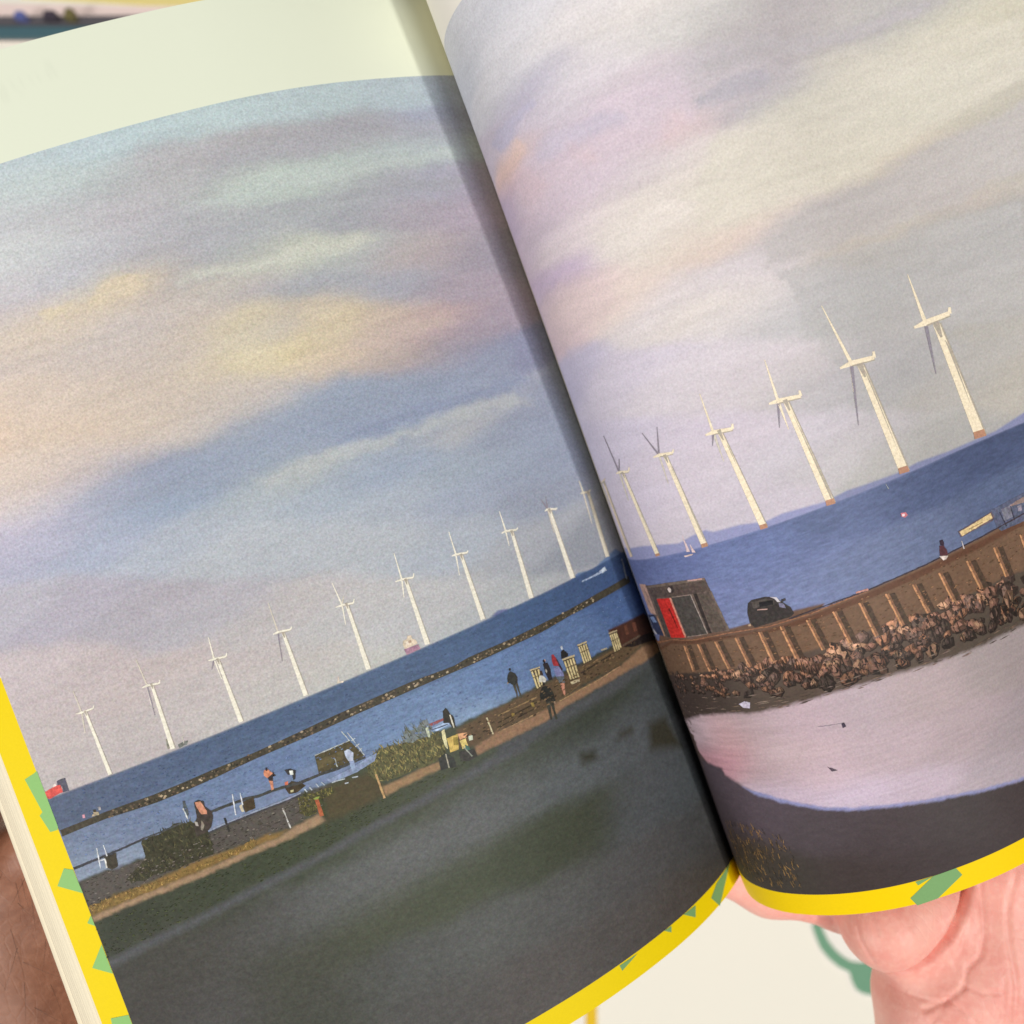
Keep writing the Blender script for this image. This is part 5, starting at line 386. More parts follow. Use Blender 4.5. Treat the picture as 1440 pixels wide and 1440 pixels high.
  ('printed_buoy', 'R', [((206,120,130),[(77.88,74.55),(78.98,74.3),(79.21,73.59),(78.45,73.33),(77.71,73.85)]), ((240,216,222),[(77.99,74.24),(78.63,74.15),(78.61,73.71),(77.94,73.82)])]),
  ('printed_person', 'R', [((58,44,56),[(83.91,65.94),(84.71,65.96),(84.82,65.13),(84.49,64.59),(83.75,65)]), ((92,56,62),[(83.48,64.99),(84.49,64.59),(84.88,63.08),(84.42,62.36),(82.75,63.04)]), ((222,206,196),[(82.6,62.99),(84.6,62.29),(83.9,61.79),(83.12,61.81)])]),
  ('printed_signboard', 'R', [((112,96,104),[(89.16,66),(94.19,66.31),(99.15,66.67),(99.61,65.47),(98.73,64.77),(94.07,64.65),(89.35,64.57)]), ((232,204,152),[(89.48,65.76),(94.22,66.07),(98.9,66.43),(98.88,65.24),(94.33,64.96),(89.71,64.72)]), ((176,146,108),[(92.1,65.26),(96.18,65.31),(96.14,65.55),(92.06,65.5)]), ((200,190,190),[(89.02,63.88),(88.9,62.11),(89.16,62.07),(89.28,63.84)])]),
  ('printed_boat', 'R', [((96,100,122),[(99.16,67.01),(104.03,67.21),(108.82,67.45),(106.43,61.66),(100.01,61.86),(99.14,63.12)]), ((128,126,140),[(101.1,66.27),(104.41,66.14),(104.2,63.68),(101.6,63.54)]), ((150,128,122),[(104.17,66.23),(108.49,66.65),(108,65.45),(104.56,65.85)]), ((160,150,164),[(106,65.3),(107.12,65.33),(106.74,64.09),(105.82,64.21)]), ((60,60,74),[(101.02,65.78),(101.51,62.37),(101.8,62.37),(101.31,65.78)]), ((60,60,74),[(104.2,65.96),(103.97,62.82),(104.23,62.78),(104.45,65.93)])]),
  ('printed_green_shape', 'L', [((150,200,120),[(145.1,87.75),(142.71,88.26),(141.93,88.54),(141.93,84.47),(141.93,80.39),(141.94,76.32),(142.3,75.82),(143.93,75.9),(144.85,79.77),(143.99,80.25),(144.54,84)])]),
  ('printed_green_shape', 'L', [((150,200,120),[(146.7,65.03),(143.98,68.02),(142.2,67.12),(141.99,61.95)])]),
  ('printed_green_shape', 'L', [((150,200,120),[(143.43,55.92),(142.1,57.19),(142.06,54.86)])]),
  ('printed_green_shape', 'L', [((150,200,120),[(145.9,46.96),(142.19,50.88),(142.16,47.7),(142.13,44.52)])]),
  ('printed_green_shape', 'L', [((150,200,120),[(146.02,36.02),(142.14,35.55),(142.12,32.76),(146.55,33.09)])]),
  ('printed_green_shape', 'L', [((128,170,110),[(14.29,-2.1),(10.7,-0.47),(2.76,0.05),(4.34,-0.7),(8.61,-2.94),(12.46,-5.33)])]),
  ('printed_green_shape', 'L', [((128,170,110),[(24.17,-0.01),(19.83,-0.4),(21.13,-2.66)])]),
  ('printed_green_shape', 'L', [((128,170,110),[(30.69,-0.02),(28.44,-0.18),(29.05,-1.4)])]),
  ('printed_green_shape', 'L', [((128,170,110),[(44.21,-0.24),(39.17,-0.38),(44,-1.57)])]),
  ('printed_green_shape', 'R', [((128,170,110),[(51.99,-1.04),(54.89,-0.95),(55.82,-0.93),(52.25,-1.98)])]),
  ('printed_green_shape', 'R', [((128,170,110),[(49.75,-4.36),(52.79,-2.58),(55.82,-0.93),(60.84,-0.82),(61.55,-2.73),(58.29,-4.31),(55.05,-5.99),(50.55,-6.31)])]),
]
SCATTER = [
  ('printed_breakwater', 'L', 'band', [(141.85,74.9),(136.57,75.09),(131.41,75.24),(126.25,75.06),(121.17,74.84),(114.59,74.93),(108.46,75.14),(103.89,75.28),(99.32,75.4),(93.97,75.53),(88.6,75.64),(83.15,75.8),(77.64,75.94),(71.3,75.96),(64.84,75.96),(59.97,75.78),(55,75.57),(51.51,75.69),(46.22,75.62),(40.74,75.51),(32.99,75.43),(24.45,75.67),(14.93,75.77),(2,75.75)]),
  ('printed_bush', 'L', 'tufts', [(126.95,67.3),(124.85,68.05),(122.27,68.08),(119.54,68.56),(115.98,67.91),(113.29,65),(113.64,62.05),(114.1,60.17),(120.23,60.06),(124.04,60.14),(127.89,60.19),(131.42,60.47),(132.53,61.65),(127.26,63.81)], (66, 64, 48), (92, 88, 60), 160, 1.25),
  ('printed_bush', 'L', 'tufts', [(94.8,63.83),(92.64,64.18),(90.67,63.31),(87.17,63.06),(88.12,61.9),(90.82,61.54),(92.32,59.58),(94.62,59.57),(95.29,61.17)], (78, 76, 48), (128, 120, 68), 90, 0.89),
  ('printed_bush', 'L', 'tufts', [(79.59,63.88),(78.15,65.62),(75.97,66.5),(72.67,66.09),(69.3,65.09),(66.87,65.07),(63.72,64.71),(62.75,61.55),(63.65,59.24),(66.97,59.16),(72.27,59.46),(77.27,59.62),(79.84,61.86)], (94, 92, 62), (150, 138, 86), 260, 1.61),
  ('printed_bush', 'L', 'tufts', [(71.45,65.8),(69.16,68.26),(68.5,67.16),(64.52,68.33),(64.3,66.06),(64.84,64.68),(69.16,64.76)], (120, 128, 128), (92, 92, 70), 26, 1.79),
  ('printed_bush', 'L', 'tufts', [(141.88,58.97),(137.77,59.12),(133.74,59.25),(129.9,59.01),(126.12,58.75),(122.25,58.8),(118.41,58.82),(114.61,58.83),(111.48,59.08),(108.36,59.32),(105.26,59.55),(105.76,58.21),(108.97,58.22),(112.19,58.21),(115.42,58.19),(118.67,58.15),(122.55,58.01),(126.46,57.85),(130.43,57.66),(134.13,57.58),(137.88,57.49),(141.71,57.37)], (134, 108, 62), (168, 138, 80), 150, 0.71),
  ('printed_rocks', 'R', 'rocks', [(9.12,53.42),(18.03,53.25),(27.23,53.88),(36.2,53.75),(44.14,53.81),(56.14,53.91),(65.39,54.13),(74.79,53.24),(83.65,52.79),(93.97,52.44),(102.16,51.74),(108.2,51.31),(148,51.31)], [(0,38.18),(14.34,47.85),(24.52,48.13),(33.6,47.4),(41.41,46.67),(53.17,45.97),(62.12,45.64),(71.28,44.58),(79.62,43.66),(89.25,42.76),(97.78,42.07),(103.99,41.46),(148,41.46)]),
  ('printed_rock_reflections', 'R', 'streaks', [(0,38.18),(14.34,47.85),(24.52,48.13),(33.6,47.4),(41.41,46.67),(53.17,45.97),(62.12,45.64),(71.28,44.58),(79.62,43.66),(89.25,42.76),(97.78,42.07),(103.99,41.46),(103.36,40.01),(96.99,40.38),(84.14,40.85),(73.04,41.87),(63.44,43),(52.19,43.33),(38.58,43.39),(32.12,43.84),(22.48,43.94),(12.37,42.44),(0,-8)], [(124, 102, 88), (92, 78, 70), (140, 120, 108), (80, 68, 60)], 160, 3.0, 0.3),
  ('printed_dry_grass', 'R', 'straw', [(10.6,15.18),(21.68,15.08),(28.21,12.83),(30.22,4.95),(28.53,0.51),(25.35,0.32),(19.22,0.31),(14.77,0.76),(11.16,1.69),(8.84,5.94)], [(176, 136, 84), (116, 92, 62), (62, 56, 46)], 300),
  ('printed_shore_stones', 'L', 'specks', [(141.89,64.23),(136.09,64.57),(128.94,64.29),(122.04,63.35),(114.2,63.93),(103.94,64.28),(93.97,64.15),(87.64,63.85),(91.5,59.74),(98.95,58.98),(106.76,59.57),(114.25,59.77),(122.97,59.7),(130.15,59.18),(135.99,59.58),(141.7,58.6)], [(112, 104, 96), (66, 61, 54), (126, 118, 108), (78, 72, 62)], 420, 0.18),
  ('printed_sea_glitter', 'L', 'specks', [(141.99,72.93),(135.85,73.39),(129.88,73.8),(124.04,74.17),(116.36,74.25),(108.79,74.26),(102.23,74.36),(95.66,74.41),(89.05,74.42),(83.23,74.57),(77.33,74.68),(71.35,74.78),(65.27,74.85),(57.59,74.73),(49.64,74.53),(41.28,74.22),(33.55,74.16),(25.25,73.98),(16.04,73.63),(5.32,73.01),(8.47,67.72),(18.04,67.33),(26.45,66.75),(34.12,66.03),(41.3,65.24),(49.76,65.47),(57.82,65.57),(65.59,65.56),(72.85,65.63),(79.97,65.64),(88.05,66.88),(96.02,68.03),(103.37,68.61),(110.73,69.11),(118.14,69.55),(125.4,69.29),(132.83,68.96),(140.48,68.55)], [(122, 142, 180), (102, 122, 164), (114, 134, 176)], 700, 0.14),
  ('printed_sea_glitter', 'L', 'specks', [(136.57,82.35),(129.16,82.34),(121.95,82.27),(114.88,82.17),(109.14,82.16),(103.44,82.13),(97.74,82.07),(92.02,81.99),(86.25,81.89),(79.64,82.03),(72.93,82.13),(66.09,82.22),(59.11,82.28),(52.79,82.25),(46.24,82.17),(39.41,82.03),(32.19,81.83),(23.95,81.41),(14.82,80.86),(4.16,80.07),(5.73,77.45),(15.88,77.59),(24.68,77.53),(32.65,77.35),(40.07,77.09),(48.55,77.22),(56.6,77.25),(64.36,77.21),(70.42,77.23),(76.37,77.22),(82.24,77.19),(88.04,77.14),(94.6,76.9),(101.12,76.64),(107.63,76.34),(114.18,76),(120.26,76.03),(126.42,76.01),(132.72,75.95),(139.18,75.84)], [(88, 106, 140), (74, 93, 130), (82, 100, 136)], 500, 0.14),
  ('printed_grass_blades', 'L', 'specks', [(142.1,55.18),(135.64,55.52),(129.35,55.79),(123.2,56),(117.15,56.14),(109.89,56.34),(102.68,56.45),(95.47,56.49),(87.11,56.65),(78.63,56.73),(72.25,56.73),(65.74,56.69),(57.53,56.26),(68.36,54.18),(74.61,53.73),(80.75,53.24),(86.82,52.71),(92.82,52.14),(100.66,51.6),(108.48,50.97),(114.72,50.5),(121.02,49.96),(127.42,49.35),(133.94,48.66),(142.28,47.81)], [(78, 84, 54), (56, 62, 40), (70, 76, 46)], 500, 0.16),
  ('printed_deck_planks', 'L', 'specks', [(59.13,62.94),(49.36,63.55),(38.21,63.48),(28.26,63.34),(17.08,62.91),(6.06,61.54),(16.21,58.72),(27.67,59.48),(40.74,58.51),(51.12,59.21),(56.35,58.35)], [(132, 108, 80), (62, 52, 40), (112, 92, 66)], 260, 0.24),
  ('printed_quay_rust', 'R', 'specks', [(1.25,58.03),(25.64,61.57),(34.89,61.21),(44.25,61.27),(52.76,60.8),(58.83,61.02),(64.96,61.08),(71.43,61.4),(78.25,61.54),(87.09,61.73),(96.86,61.67),(106.47,61.77),(102.29,52.03),(92.63,52.66),(83.23,53.3),(74.91,53.51),(68.49,53.97),(62.33,54.24),(56.3,54.34),(49.93,54.58),(43.39,54.5),(36.33,54.06),(28.67,54.45),(18.49,53.99)], [(140, 104, 78), (104, 80, 62), (146, 110, 82), (116, 86, 66)], 420, 0.2),
]


def value_noise(x, y, seed):
    """smooth lattice noise, -1..1"""
    r = np.random.default_rng(seed); T = r.uniform(-1, 1, (256, 256))
    xi = np.floor(x).astype(int); yi = np.floor(y).astype(int); fx = x - xi; fy = y - yi
    fx = fx * fx * (3 - 2 * fx); fy = fy * fy * (3 - 2 * fy)
    g = lambda a, b: T[a & 255, b & 255]
    return (g(xi, yi) * (1 - fx) + g(xi + 1, yi) * fx) * (1 - fy) + (g(xi, yi + 1) * (1 - fx) + g(xi + 1, yi + 1) * fx) * fy
def fbm(x, y, seed, octaves=4):
    o = 0; a = 1.0; tot = 0
    for k in range(octaves):
        o = o + a * value_noise(x * 2 ** k + 17 * k, y * 2 ** k + 31 * k, seed + k); tot += a; a *= 0.55
    return o / tot
def tone_field(samples, s, t, ws, wt):
    """smooth blend between sampled tones; ws, wt = reach along and up the page in mm"""
    A = np.array(samples, float); C = ink(A[:, 2:5])
    num = np.zeros(s.shape + (3,)); den = np.zeros(s.shape)
    for (ps, pt), c in zip(A[:, :2], C):
        d = ((s - ps) / ws) ** 2 + ((t - pt) / wt) ** 2
        w = np.exp(-d) + 1e-4 / (1 + d * d)
        num += w[..., None] * c; den += w
    return num / den[..., None]
def inside_soft(poly, s, t, w):
    """0..1 coverage of a polygon with a soft edge of w mm"""
    P = np.array(poly, float); Q = np.roll(P, -1, 0)
    lo = P.min(0) - 3 * w - .1; hi = P.max(0) + 3 * w + .1
    m = (s > lo[0]) & (s < hi[0]) & (t > lo[1]) & (t < hi[1])
    out = np.zeros(s.shape)
    if not m.any(): return out
    x = s[m]; y = t[m]; ins = np.zeros(x.shape, bool); dist = np.full(x.shape, 1e9)
    for (ax, ay), (bx, by) in zip(P, Q):
        c = (ay > y) != (by > y)
        with np.errstate(divide='ignore', invalid='ignore'):
            xi = (bx - ax) * (y - ay) / (by - ay if by != ay else 1e-9) + ax
        ins ^= c & (x < xi)
        dx, dy = bx - ax, by - ay
        u = np.clip(((x - ax) * dx + (y - ay) * dy) / (dx * dx + dy * dy + 1e-9), 0, 1)
        dist = np.minimum(dist, np.hypot(x - ax - u * dx, y - ay - u * dy))
    sd = np.where(ins, dist, -dist)
    out[m] = np.clip(sd / (2 * w) + .5, 0, 1)
    return out

SKY_SAT = {'L': 0.76, 'R': 0.80}
SKY_GAIN, SEA_GAIN, SEA_SAT, GROUND_GAIN, SHORE_GAIN = 1.10, 1.0, {'L': 0.70, 'R': 0.70}, 1.12, 0.95
PAPER_L, PAPER_R = ink((236, 241, 219)), ink((255, 247, 234))
YELLOW_L, YELLOW_R = ink((247, 217, 0)), ink((252, 214, 0))
def merge_lines(*parts):
    return np.unique(np.round(np.concatenate([np.atleast_1d(p) for p in parts]), 4))
def paint(side, s, t):
    """colour of a page at (s, t) in mm"""
    shift = RIGHT_SHIFT * 1000 if side == 'R' else 0.0
    hz = HORIZON + shift
    wob = fbm(s / 14, t / 5, 3) ; wob2 = fbm(s / 5, t / 2.2, 9)
    sky = tone_field(SKY_LEFT if side == 'L' else SKY_RIGHT, s + 3.2 * wob + 1.0 * wob2, t + 1.5 * fbm(s / 11, t / 6, 21) + .5 * fbm(s / 3.2, t / 1.8, 33), 9.0, 3.0)
    sky *= (1 + .020 * fbm(s / 9, t / 2.0, 41) + .018 * fbm(s / 2.5, t / .9, 51))[..., None]
    sea = tone_field(SEA_LEFT if side == 'L' else SEA_RIGHT, s, t, 9.0, 2.6)
    grey = sea.mean(-1, keepdims=True); sea = (grey + (sea - grey) * SEA_SAT[side]) * SEA_GAIN * np.array([.93, 1.03, 1.0])
    rip = fbm(s / 1.5, t / .35, 61, 3)
    sea *= (1 + .26 * rip + .05 * fbm(s / 6, t / 1.2, 63))[..., None]
    grey = sky.mean(-1, keepdims=True); sky = grey + (sky - grey) * SKY_SAT[side]
    for sd_, col, w, al, poly in CLOUDS:
        if sd_ != side: continue
        js = 2.6 * fbm(s / 5, t / 3, 101, 6); jt = 1.5 * fbm(s / 4, t / 2, 111, 6)
        m = inside_soft(poly, s + js * min(1.2, w + .2), t + jt * min(1.2, w + .2), w * .8) * al
        m = (m * m * (3 - 2 * m) if al > .5 else m)[..., None]
        kc = ink(col); kc = kc.mean() + (kc - kc.mean()) * SKY_SAT[side]
        sky = sky * (1 - m) + kc * m
    mid = sky.mean(); sky = np.maximum(mid + (sky - mid) * (1.06 if side == 'L' else .92), .02)
    sky = sky * SKY_GAIN * (1 + .07 * fbm(s / 14, t / 1.5, 131, 5) + .05 * fbm(s / 3.0, t / 1.1, 141, 6))[..., None]
    c = sky
    shapes = [e for e in SOFT_SHAPES if e[0] == side]
    k = 2
    for _, col, w, poly in shapes[:k]:                       # far land stands above the horizon
        m = inside_soft(poly, s, t, w)[..., None]; c = c * (1 - m) + ink(col) * m
    m = np.clip((hz - t) / .16 + .5, 0, 1)[..., None]; c = c * (1 - m) + sea * m
    for n_, (_, col, w, poly) in enumerate(shapes[k:]):
        js = .35 * fbm(s / 1.3, t / .9, 70 + n_, 3) * (w > .2); jt = .30 * fbm(s / 1.1, t / .8, 90 + n_, 3) * (w > .2)
        m = inside_soft(poly, s + js, t + jt, w)
        if not m.any(): continue
        if isinstance(col, list):
            if col is WATER_RIGHT:
                f = tone_field(col, s, t + .6 * fbm(s / 6, t / .8, 77), 7.0, 3.5)
                f *= (1 + (.10 + .12 * np.exp(-np.maximum(s - 18, 0) / 9)) * fbm(s / 6, t / .45, 78, 3))[..., None]
            elif col is GROUND_LEFT:
                f = tone_field(col, s + 2 * fbm(s / 6, t / 4, 79), t + 1.2 * fbm(s / 5, t / 3, 80), 10.0, 5.0); f = (f.mean(-1, keepdims=True) * np.array([.97, 1.0, 1.0]) + (f - f.mean(-1, keepdims=True)) * .62) * GROUND_GAIN
                f *= (1 + .22 * fbm(s / .8, t / .6, 81, 4) + .10 * fbm(s / 5, t / 1.2, 82))[..., None]
            else:
                f = tone_field(col, s, t, 8.0, 4.0) * SHORE_GAIN * (1 + .14 * fbm(s / 1.6, t / .7, 83))[..., None]
        else:
            f = ink(col) * (1 + .20 * fbm(s / .7, t / .55, 84 + n_, 3))[..., None]
        c = c * (1 - m[..., None]) + f * m[..., None]
    return np.clip(c, 0.002, 0.95)

def make_page(name, side, parent):
    shift = RIGHT_SHIFT * 1000 if side == 'R' else 0.0
    e = 0.012
    foot, head, edge = shift, PIC_H * 1000 + shift, PIC_W * 1000
    bottom, top = shift - BORDER * 1000, head + TOP_MARGIN * 1000
    ystart = 108.9                                            # the yellow margin runs up to here
    s_fine = np.r_[np.arange(0, 30, .3), np.arange(30, edge, .42)]
    s = merge_lines(s_fine, edge - e, edge + e, np.linspace(edge + 1, PAGE_W * 1000, 6))
    t = merge_lines(np.linspace(bottom, foot - .5, 6), foot - e, foot + e, np.arange(foot + .3, HORIZON + 3, .27),
                    np.arange(HORIZON + 3.2, head, .5), ystart - e, ystart + e, head - e, head + e, np.linspace(head + 1, top, 12))
    S, T = np.meshgrid(s, t, indexing='ij')
    X = page_point(side, S / 1000, T / 1000)
    me = grid_mesh(name, X)
    pic = (T >= foot) & (T <= head) & (S <= edge)
    paper, yel = (PAPER_L, YELLOW_L) if side == 'L' else (PAPER_R, YELLOW_R)
    C = np.ones(S.shape + (4,)); C[..., :3] = paper; C[..., 3] = 0.0
    border = (~pic) & (T < (ystart)) ; border &= (T < foot) | (S > edge)
    C[border, :3] = yel; C[border, 3] = .12
    C[pic, :3] = paint(side, S[pic], T[pic]); C[pic, 3] = (.85 if side == 'L' else .55)
    if side == 'L':                                           # lettering of the next leaf showing faintly through the paper
        for k, (a, b, r) in enumerate(SHOW_THROUGH):
            d = np.hypot((S - a) / r, (T - b) / 1.5)
            ring = np.exp(-((d - .75) / .25) ** 2) * (T > head + .5)
            C[..., :3] *= (1 - .035 * ring)[..., None]
    set_colour(me, C)
    return new_obj(name, me, M_PRINT, parent)
SHOW_THROUGH = [(88.5, 221.2, 1.2), (92.0, 220.7, 1.1), (95.6, 220.0, 1.3), (98.8, 219.5, 1.2)]

BOOK = empty('open_book')
tag(BOOK, 'open picture book with a seaside wind turbine photograph across both pages', 'book')
LEFT = make_page('left_page', 'L', BOOK)
RIGHT = make_page('right_page', 'R', BOOK)
LEFT['label'] = 'left page with clouds, beach and a long row of turbines'
RIGHT['label'] = 'curling right page with pink sky, harbour quay and large turbines'

# ---- printed figures: thin ink shapes lying on the paper
def clip_half(poly, a, keep_less):
    out = []
    for i in range(len(poly)):
        p, q = poly[i], poly[(i + 1) % len(poly)]
        ip = p[0] <= a if keep_less else p[0] >= a; iq = q[0] <= a if keep_less else q[0] >= a
        if ip: out.append(p)
        if ip != iq:
            u = (a - p[0]) / (q[0] - p[0]); out.append((a, p[1] + u * (q[1] - p[1])))
    return out
def strips(poly, step=1.5):
    lo = min(p[0] for p in poly); hi = max(p[0] for p in poly)
    if lo < 48: step = 0.5
    a = math.floor(lo / step) * step; res = []
    while a < hi:
        c = clip_half(clip_half(poly, a + step, True), a, False)
        if len(c) >= 3: res.append(c)
        a += step
    return res
count = [0]
ON_TOP = ('printed_door', 'printed_lamp', 'printed_person', 'printed_signboard')
def ink_shape(name, side, polys, parent, grain=1.0, ragged=0.0, layer=1):
    verts, faces, cols = [], [], []
    n = len(polys); step = min(0.0015, 0.006 / n if layer == 0 else 0.03 / n)
    base = (0.008 + 0.0065 * count[0] if layer == 0 else 0.055 + 0.00007 * count[0] + 0.02 * (layer - 1)); count[0] += 1
    st_, h_ = [], []
    for k, (c, poly) in enumerate(polys):
        cc = ink(c)
        if ragged:
            rg = []
            for i, p in enumerate(poly):
                q = poly[(i + 1) % len(poly)]; m = max(1, int(math.hypot(q[0] - p[0], q[1] - p[1]) / .5))
                rg += [(p[0] + (q[0] - p[0]) * u / m + rnd.gauss(0, ragged), p[1] + (q[1] - p[1]) * u / m + rnd.gauss(0, ragged)) for u in range(m)]
            poly = rg
        for part in strips(poly):
            b = len(st_)
            area = sum(part[i][0] * part[(i + 1) % len(part)][1] - part[(i + 1) % len(part)][0] * part[i][1] for i in range(len(part)))
            if abs(area) < 1e-4: continue
            flip = (area < 0) == (side == 'R')
            st_ += part; h_ += [base + step * k] * len(part); cols += [(*cc, grain)] * len(part)
            ids = list(range(b, b + len(part)))
            faces.append(ids[::-1] if flip else ids)
    A = np.array(st_) / 1000
    X = page_point(side, A[:, 0], A[:, 1]) + page_normal(side, A[:, 0], A[:, 1]) * (np.array(h_)[:, None] / 1000)
    me = mesh_from(name, X, faces, True)
    set_colour(me, np.array(cols))
    return new_obj(name, me, M_PRINT, parent)
def stroke(x, y, a, length, w0, w1=0.07):
    dx, dy = math.cos(a), math.sin(a)
    return [(x - dy * w0 / 2, y + dx * w0 / 2), (x + dx * length - dy * w1 / 2, y + dy * length + dx * w1 / 2),
            (x + dx * length + dy * w1 / 2, y + dy * length - dx * w1 / 2), (x + dy * w0 / 2, y - dx * w0 / 2)]
def contains(poly, x, y):
    c = False; j = len(poly) - 1
    for i in range(len(poly)):
        if (poly[i][1] > y) != (poly[j][1] > y) and x < (poly[j][0] - poly[i][0]) * (y - poly[i][1]) / (poly[j][1] - poly[i][1]) + poly[i][0]: c = not c
        j = i
    return c
def pick(poly):
    xs = [p[0] for p in poly]; ys = [p[1] for p in poly]
    while True:
        x, y = rnd.uniform(min(xs), max(xs)), rnd.uniform(min(ys), max(ys))
        if contains(poly, x, y): return x, y
def shade(c, k):
    return tuple(min(255, max(0, v * k)) for v in c)
def scatter(entry):
    name, side, mode, region = entry[:4]
    polys = []
    if mode == 'band':
        L_ = sorted(region)
        xs = [p[0] for p in L_]; ys = [p[1] for p in L_]
        for (a, b), (c, d) in zip(L_[:-1], L_[1:]):
            e0, e1 = .75 + .12 * math.sin(a), .75 + .12 * math.sin(c)
            polys.append(((74, 68, 55), [(a, b - e0), (c, d - e1), (c, d + e1), (a, b + e0)]))
        for k in range(330):
            u = rnd.uniform(xs[0] + 14, min(xs[-1], 131)); y = float(np.interp(u, xs, ys)) + rnd.uniform(-.62, .66)
            c = rnd.choice([(128, 110, 88), (128, 110, 88), (98, 86, 70), (180, 162, 134), (50, 45, 40)]); r = rnd.uniform(.10, .30); a0 = rnd.uniform(0, 3)
            polys.append((c, [(u + r * 1.4 * math.cos(a0 + i * 1.57), y + r * math.sin(a0 + i * 1.57)) for i in range(4)]))
    elif mode == 'tufts':
        base, lit, n, h = entry[4:]
        edge = []
        for i, p in enumerate(region):
            q = region[(i + 1) % len(region)]
            for u in (0, .33, .66):
                edge.append((p[0] + (q[0] - p[0]) * u + rnd.uniform(-.3, .3), p[1] + (q[1] - p[1]) * u + rnd.uniform(-.3, .35)))
        polys.append((base, edge))
        for k in range(n * 2):
            x, y = pick(region); c = shade(lit if rnd.random() < .5 else base, rnd.uniform(.65, 1.15))
            polys.append((c, stroke(x, y, math.pi / 2 + rnd.gauss(0, .5), h * rnd.uniform(.3, .9), rnd.uniform(.12, .30))))
    elif mode == 'rocks':
        top, low = region, entry[4]
        sx = [p[0] for p in top]; sy = [p[1] for p in top]; lx = [p[0] for p in low]; ly = [p[1] for p in low]
        seeds = sorted((rnd.betavariate(1.0, 1.15), rnd.random()) for _ in range(430))
        for v, f in seeds:
            u = sx[0] + (sx[-1] - sx[0]) * f
            y = float(np.interp(u, sx, sy)) * (1 - v) + float(np.interp(u, lx, ly)) * v
            g = float(np.interp(u, [sx[0], sx[0] + 16, sx[0] + 40], [.6, 1.2, 2.4])) * rnd.uniform(.4, 1.1) * (1 - .2 * v)
            n = rnd.randint(5, 8); a0 = rnd.uniform(0, 6); ph = rnd.gauss(.05, .5); rr = [g * rnd.uniform(.65, 1.1) for _ in range(n)]
            def pt(i, sc, dx, dy):
                a = a0 + i * 6.283 / n; x_, y_ = rr[i] * 1.15 * math.cos(a) * sc, rr[i] * .72 * math.sin(a) * sc
                return (u + dx + x_ * math.cos(ph) - y_ * math.sin(ph), y + dy + x_ * math.sin(ph) + y_ * math.cos(ph))
            c = rnd.choices([(192, 138, 108), (170, 126, 106), (212, 164, 132), (138, 110, 98), (110, 92, 82)], [24, 26, 12, 22, 16])[0]
            dim = 1 - .32 * v
            polys.append((shade((64, 52, 46), dim), [pt(i, 1.06, .10, -.16) for i in range(n)]))
            polys.append((shade(c, rnd.uniform(.55, .7) * dim), [pt(i, 1, 0, 0) for i in range(n)]))
            polys.append((shade(c, rnd.uniform(.85, 1.05) * dim), [pt(i, .78, -.14 * g, .12 * g) for i in range(n)]))
            polys.append((shade(c, rnd.uniform(1.0, 1.2) * dim), [pt(i, .42, -.2 * g, .2 * g) for i in range(n)]))
    elif mode == 'streaks':
        cols, n, length, w = entry[4:]
        for k in range(n * 2):
            x, y = pick(region); L_ = length * rnd.uniform(.3, 1.1)
            polys.append((shade(rnd.choice(cols), rnd.uniform(.95, 1.04)), [(x - L_ / 2, y), (x, y + w / 2 * rnd.uniform(.4, 1)), (x + L_ / 2, y + rnd.uniform(-.1, .1)), (x, y - w / 2 * rnd.uniform(.4, 1))]))
    elif mode == 'specks':
        cols, n, size = entry[4:]
        for k in range(n):
            x, y = pick(region); r = size * rnd.uniform(.4, 1.3); a0 = rnd.uniform(0, 3)
            polys.append((shade(rnd.choice(cols), rnd.uniform(.85, 1.12)), [(x + r * 1.7 * math.cos(a0 + i * 1.57), y + r * .7 * math.sin(a0 + i * 1.57)) for i in range(4)]))
    elif mode == 'straw':
        cols, n = entry[4:]
        for k in range(n):
            x, y = pick(region); c = rnd.choices(cols, [35, 35, 30])[0]
            polys.append((shade(c, rnd.uniform(.8, 1.15)), stroke(x, y, math.pi / 2 + rnd.gauss(.15, .3), rnd.uniform(.5, 1.7), rnd.uniform(.07, .2))))
    o = ink_shape(name, side, polys, LEFT if side == 'L' else RIGHT, .86 if mode == 'specks' else 1.0, layer=0)
    if mode != 'tufts': o['kind'] = 'stuff'
    return o
for e in SCATTER[:1]: scatter(e)
first = [e for e in PRINTS if e[0] != 'printed_person']
people = [e for e in PRINTS if e[0] == 'printed_person']
for e in SCATTER[1:]: scatter(e)
count[0] = 0
for name, side, polys in first + people:
    ink_shape(name, side, polys, LEFT if side == 'L' else RIGHT, .12 if name == 'printed_green_shape' else (.84 if 'turbine' in name else 1.0), 0 if name in ('printed_green_shape', 'printed_wind_turbine') else .03, 2 if name in ON_TOP else 1)

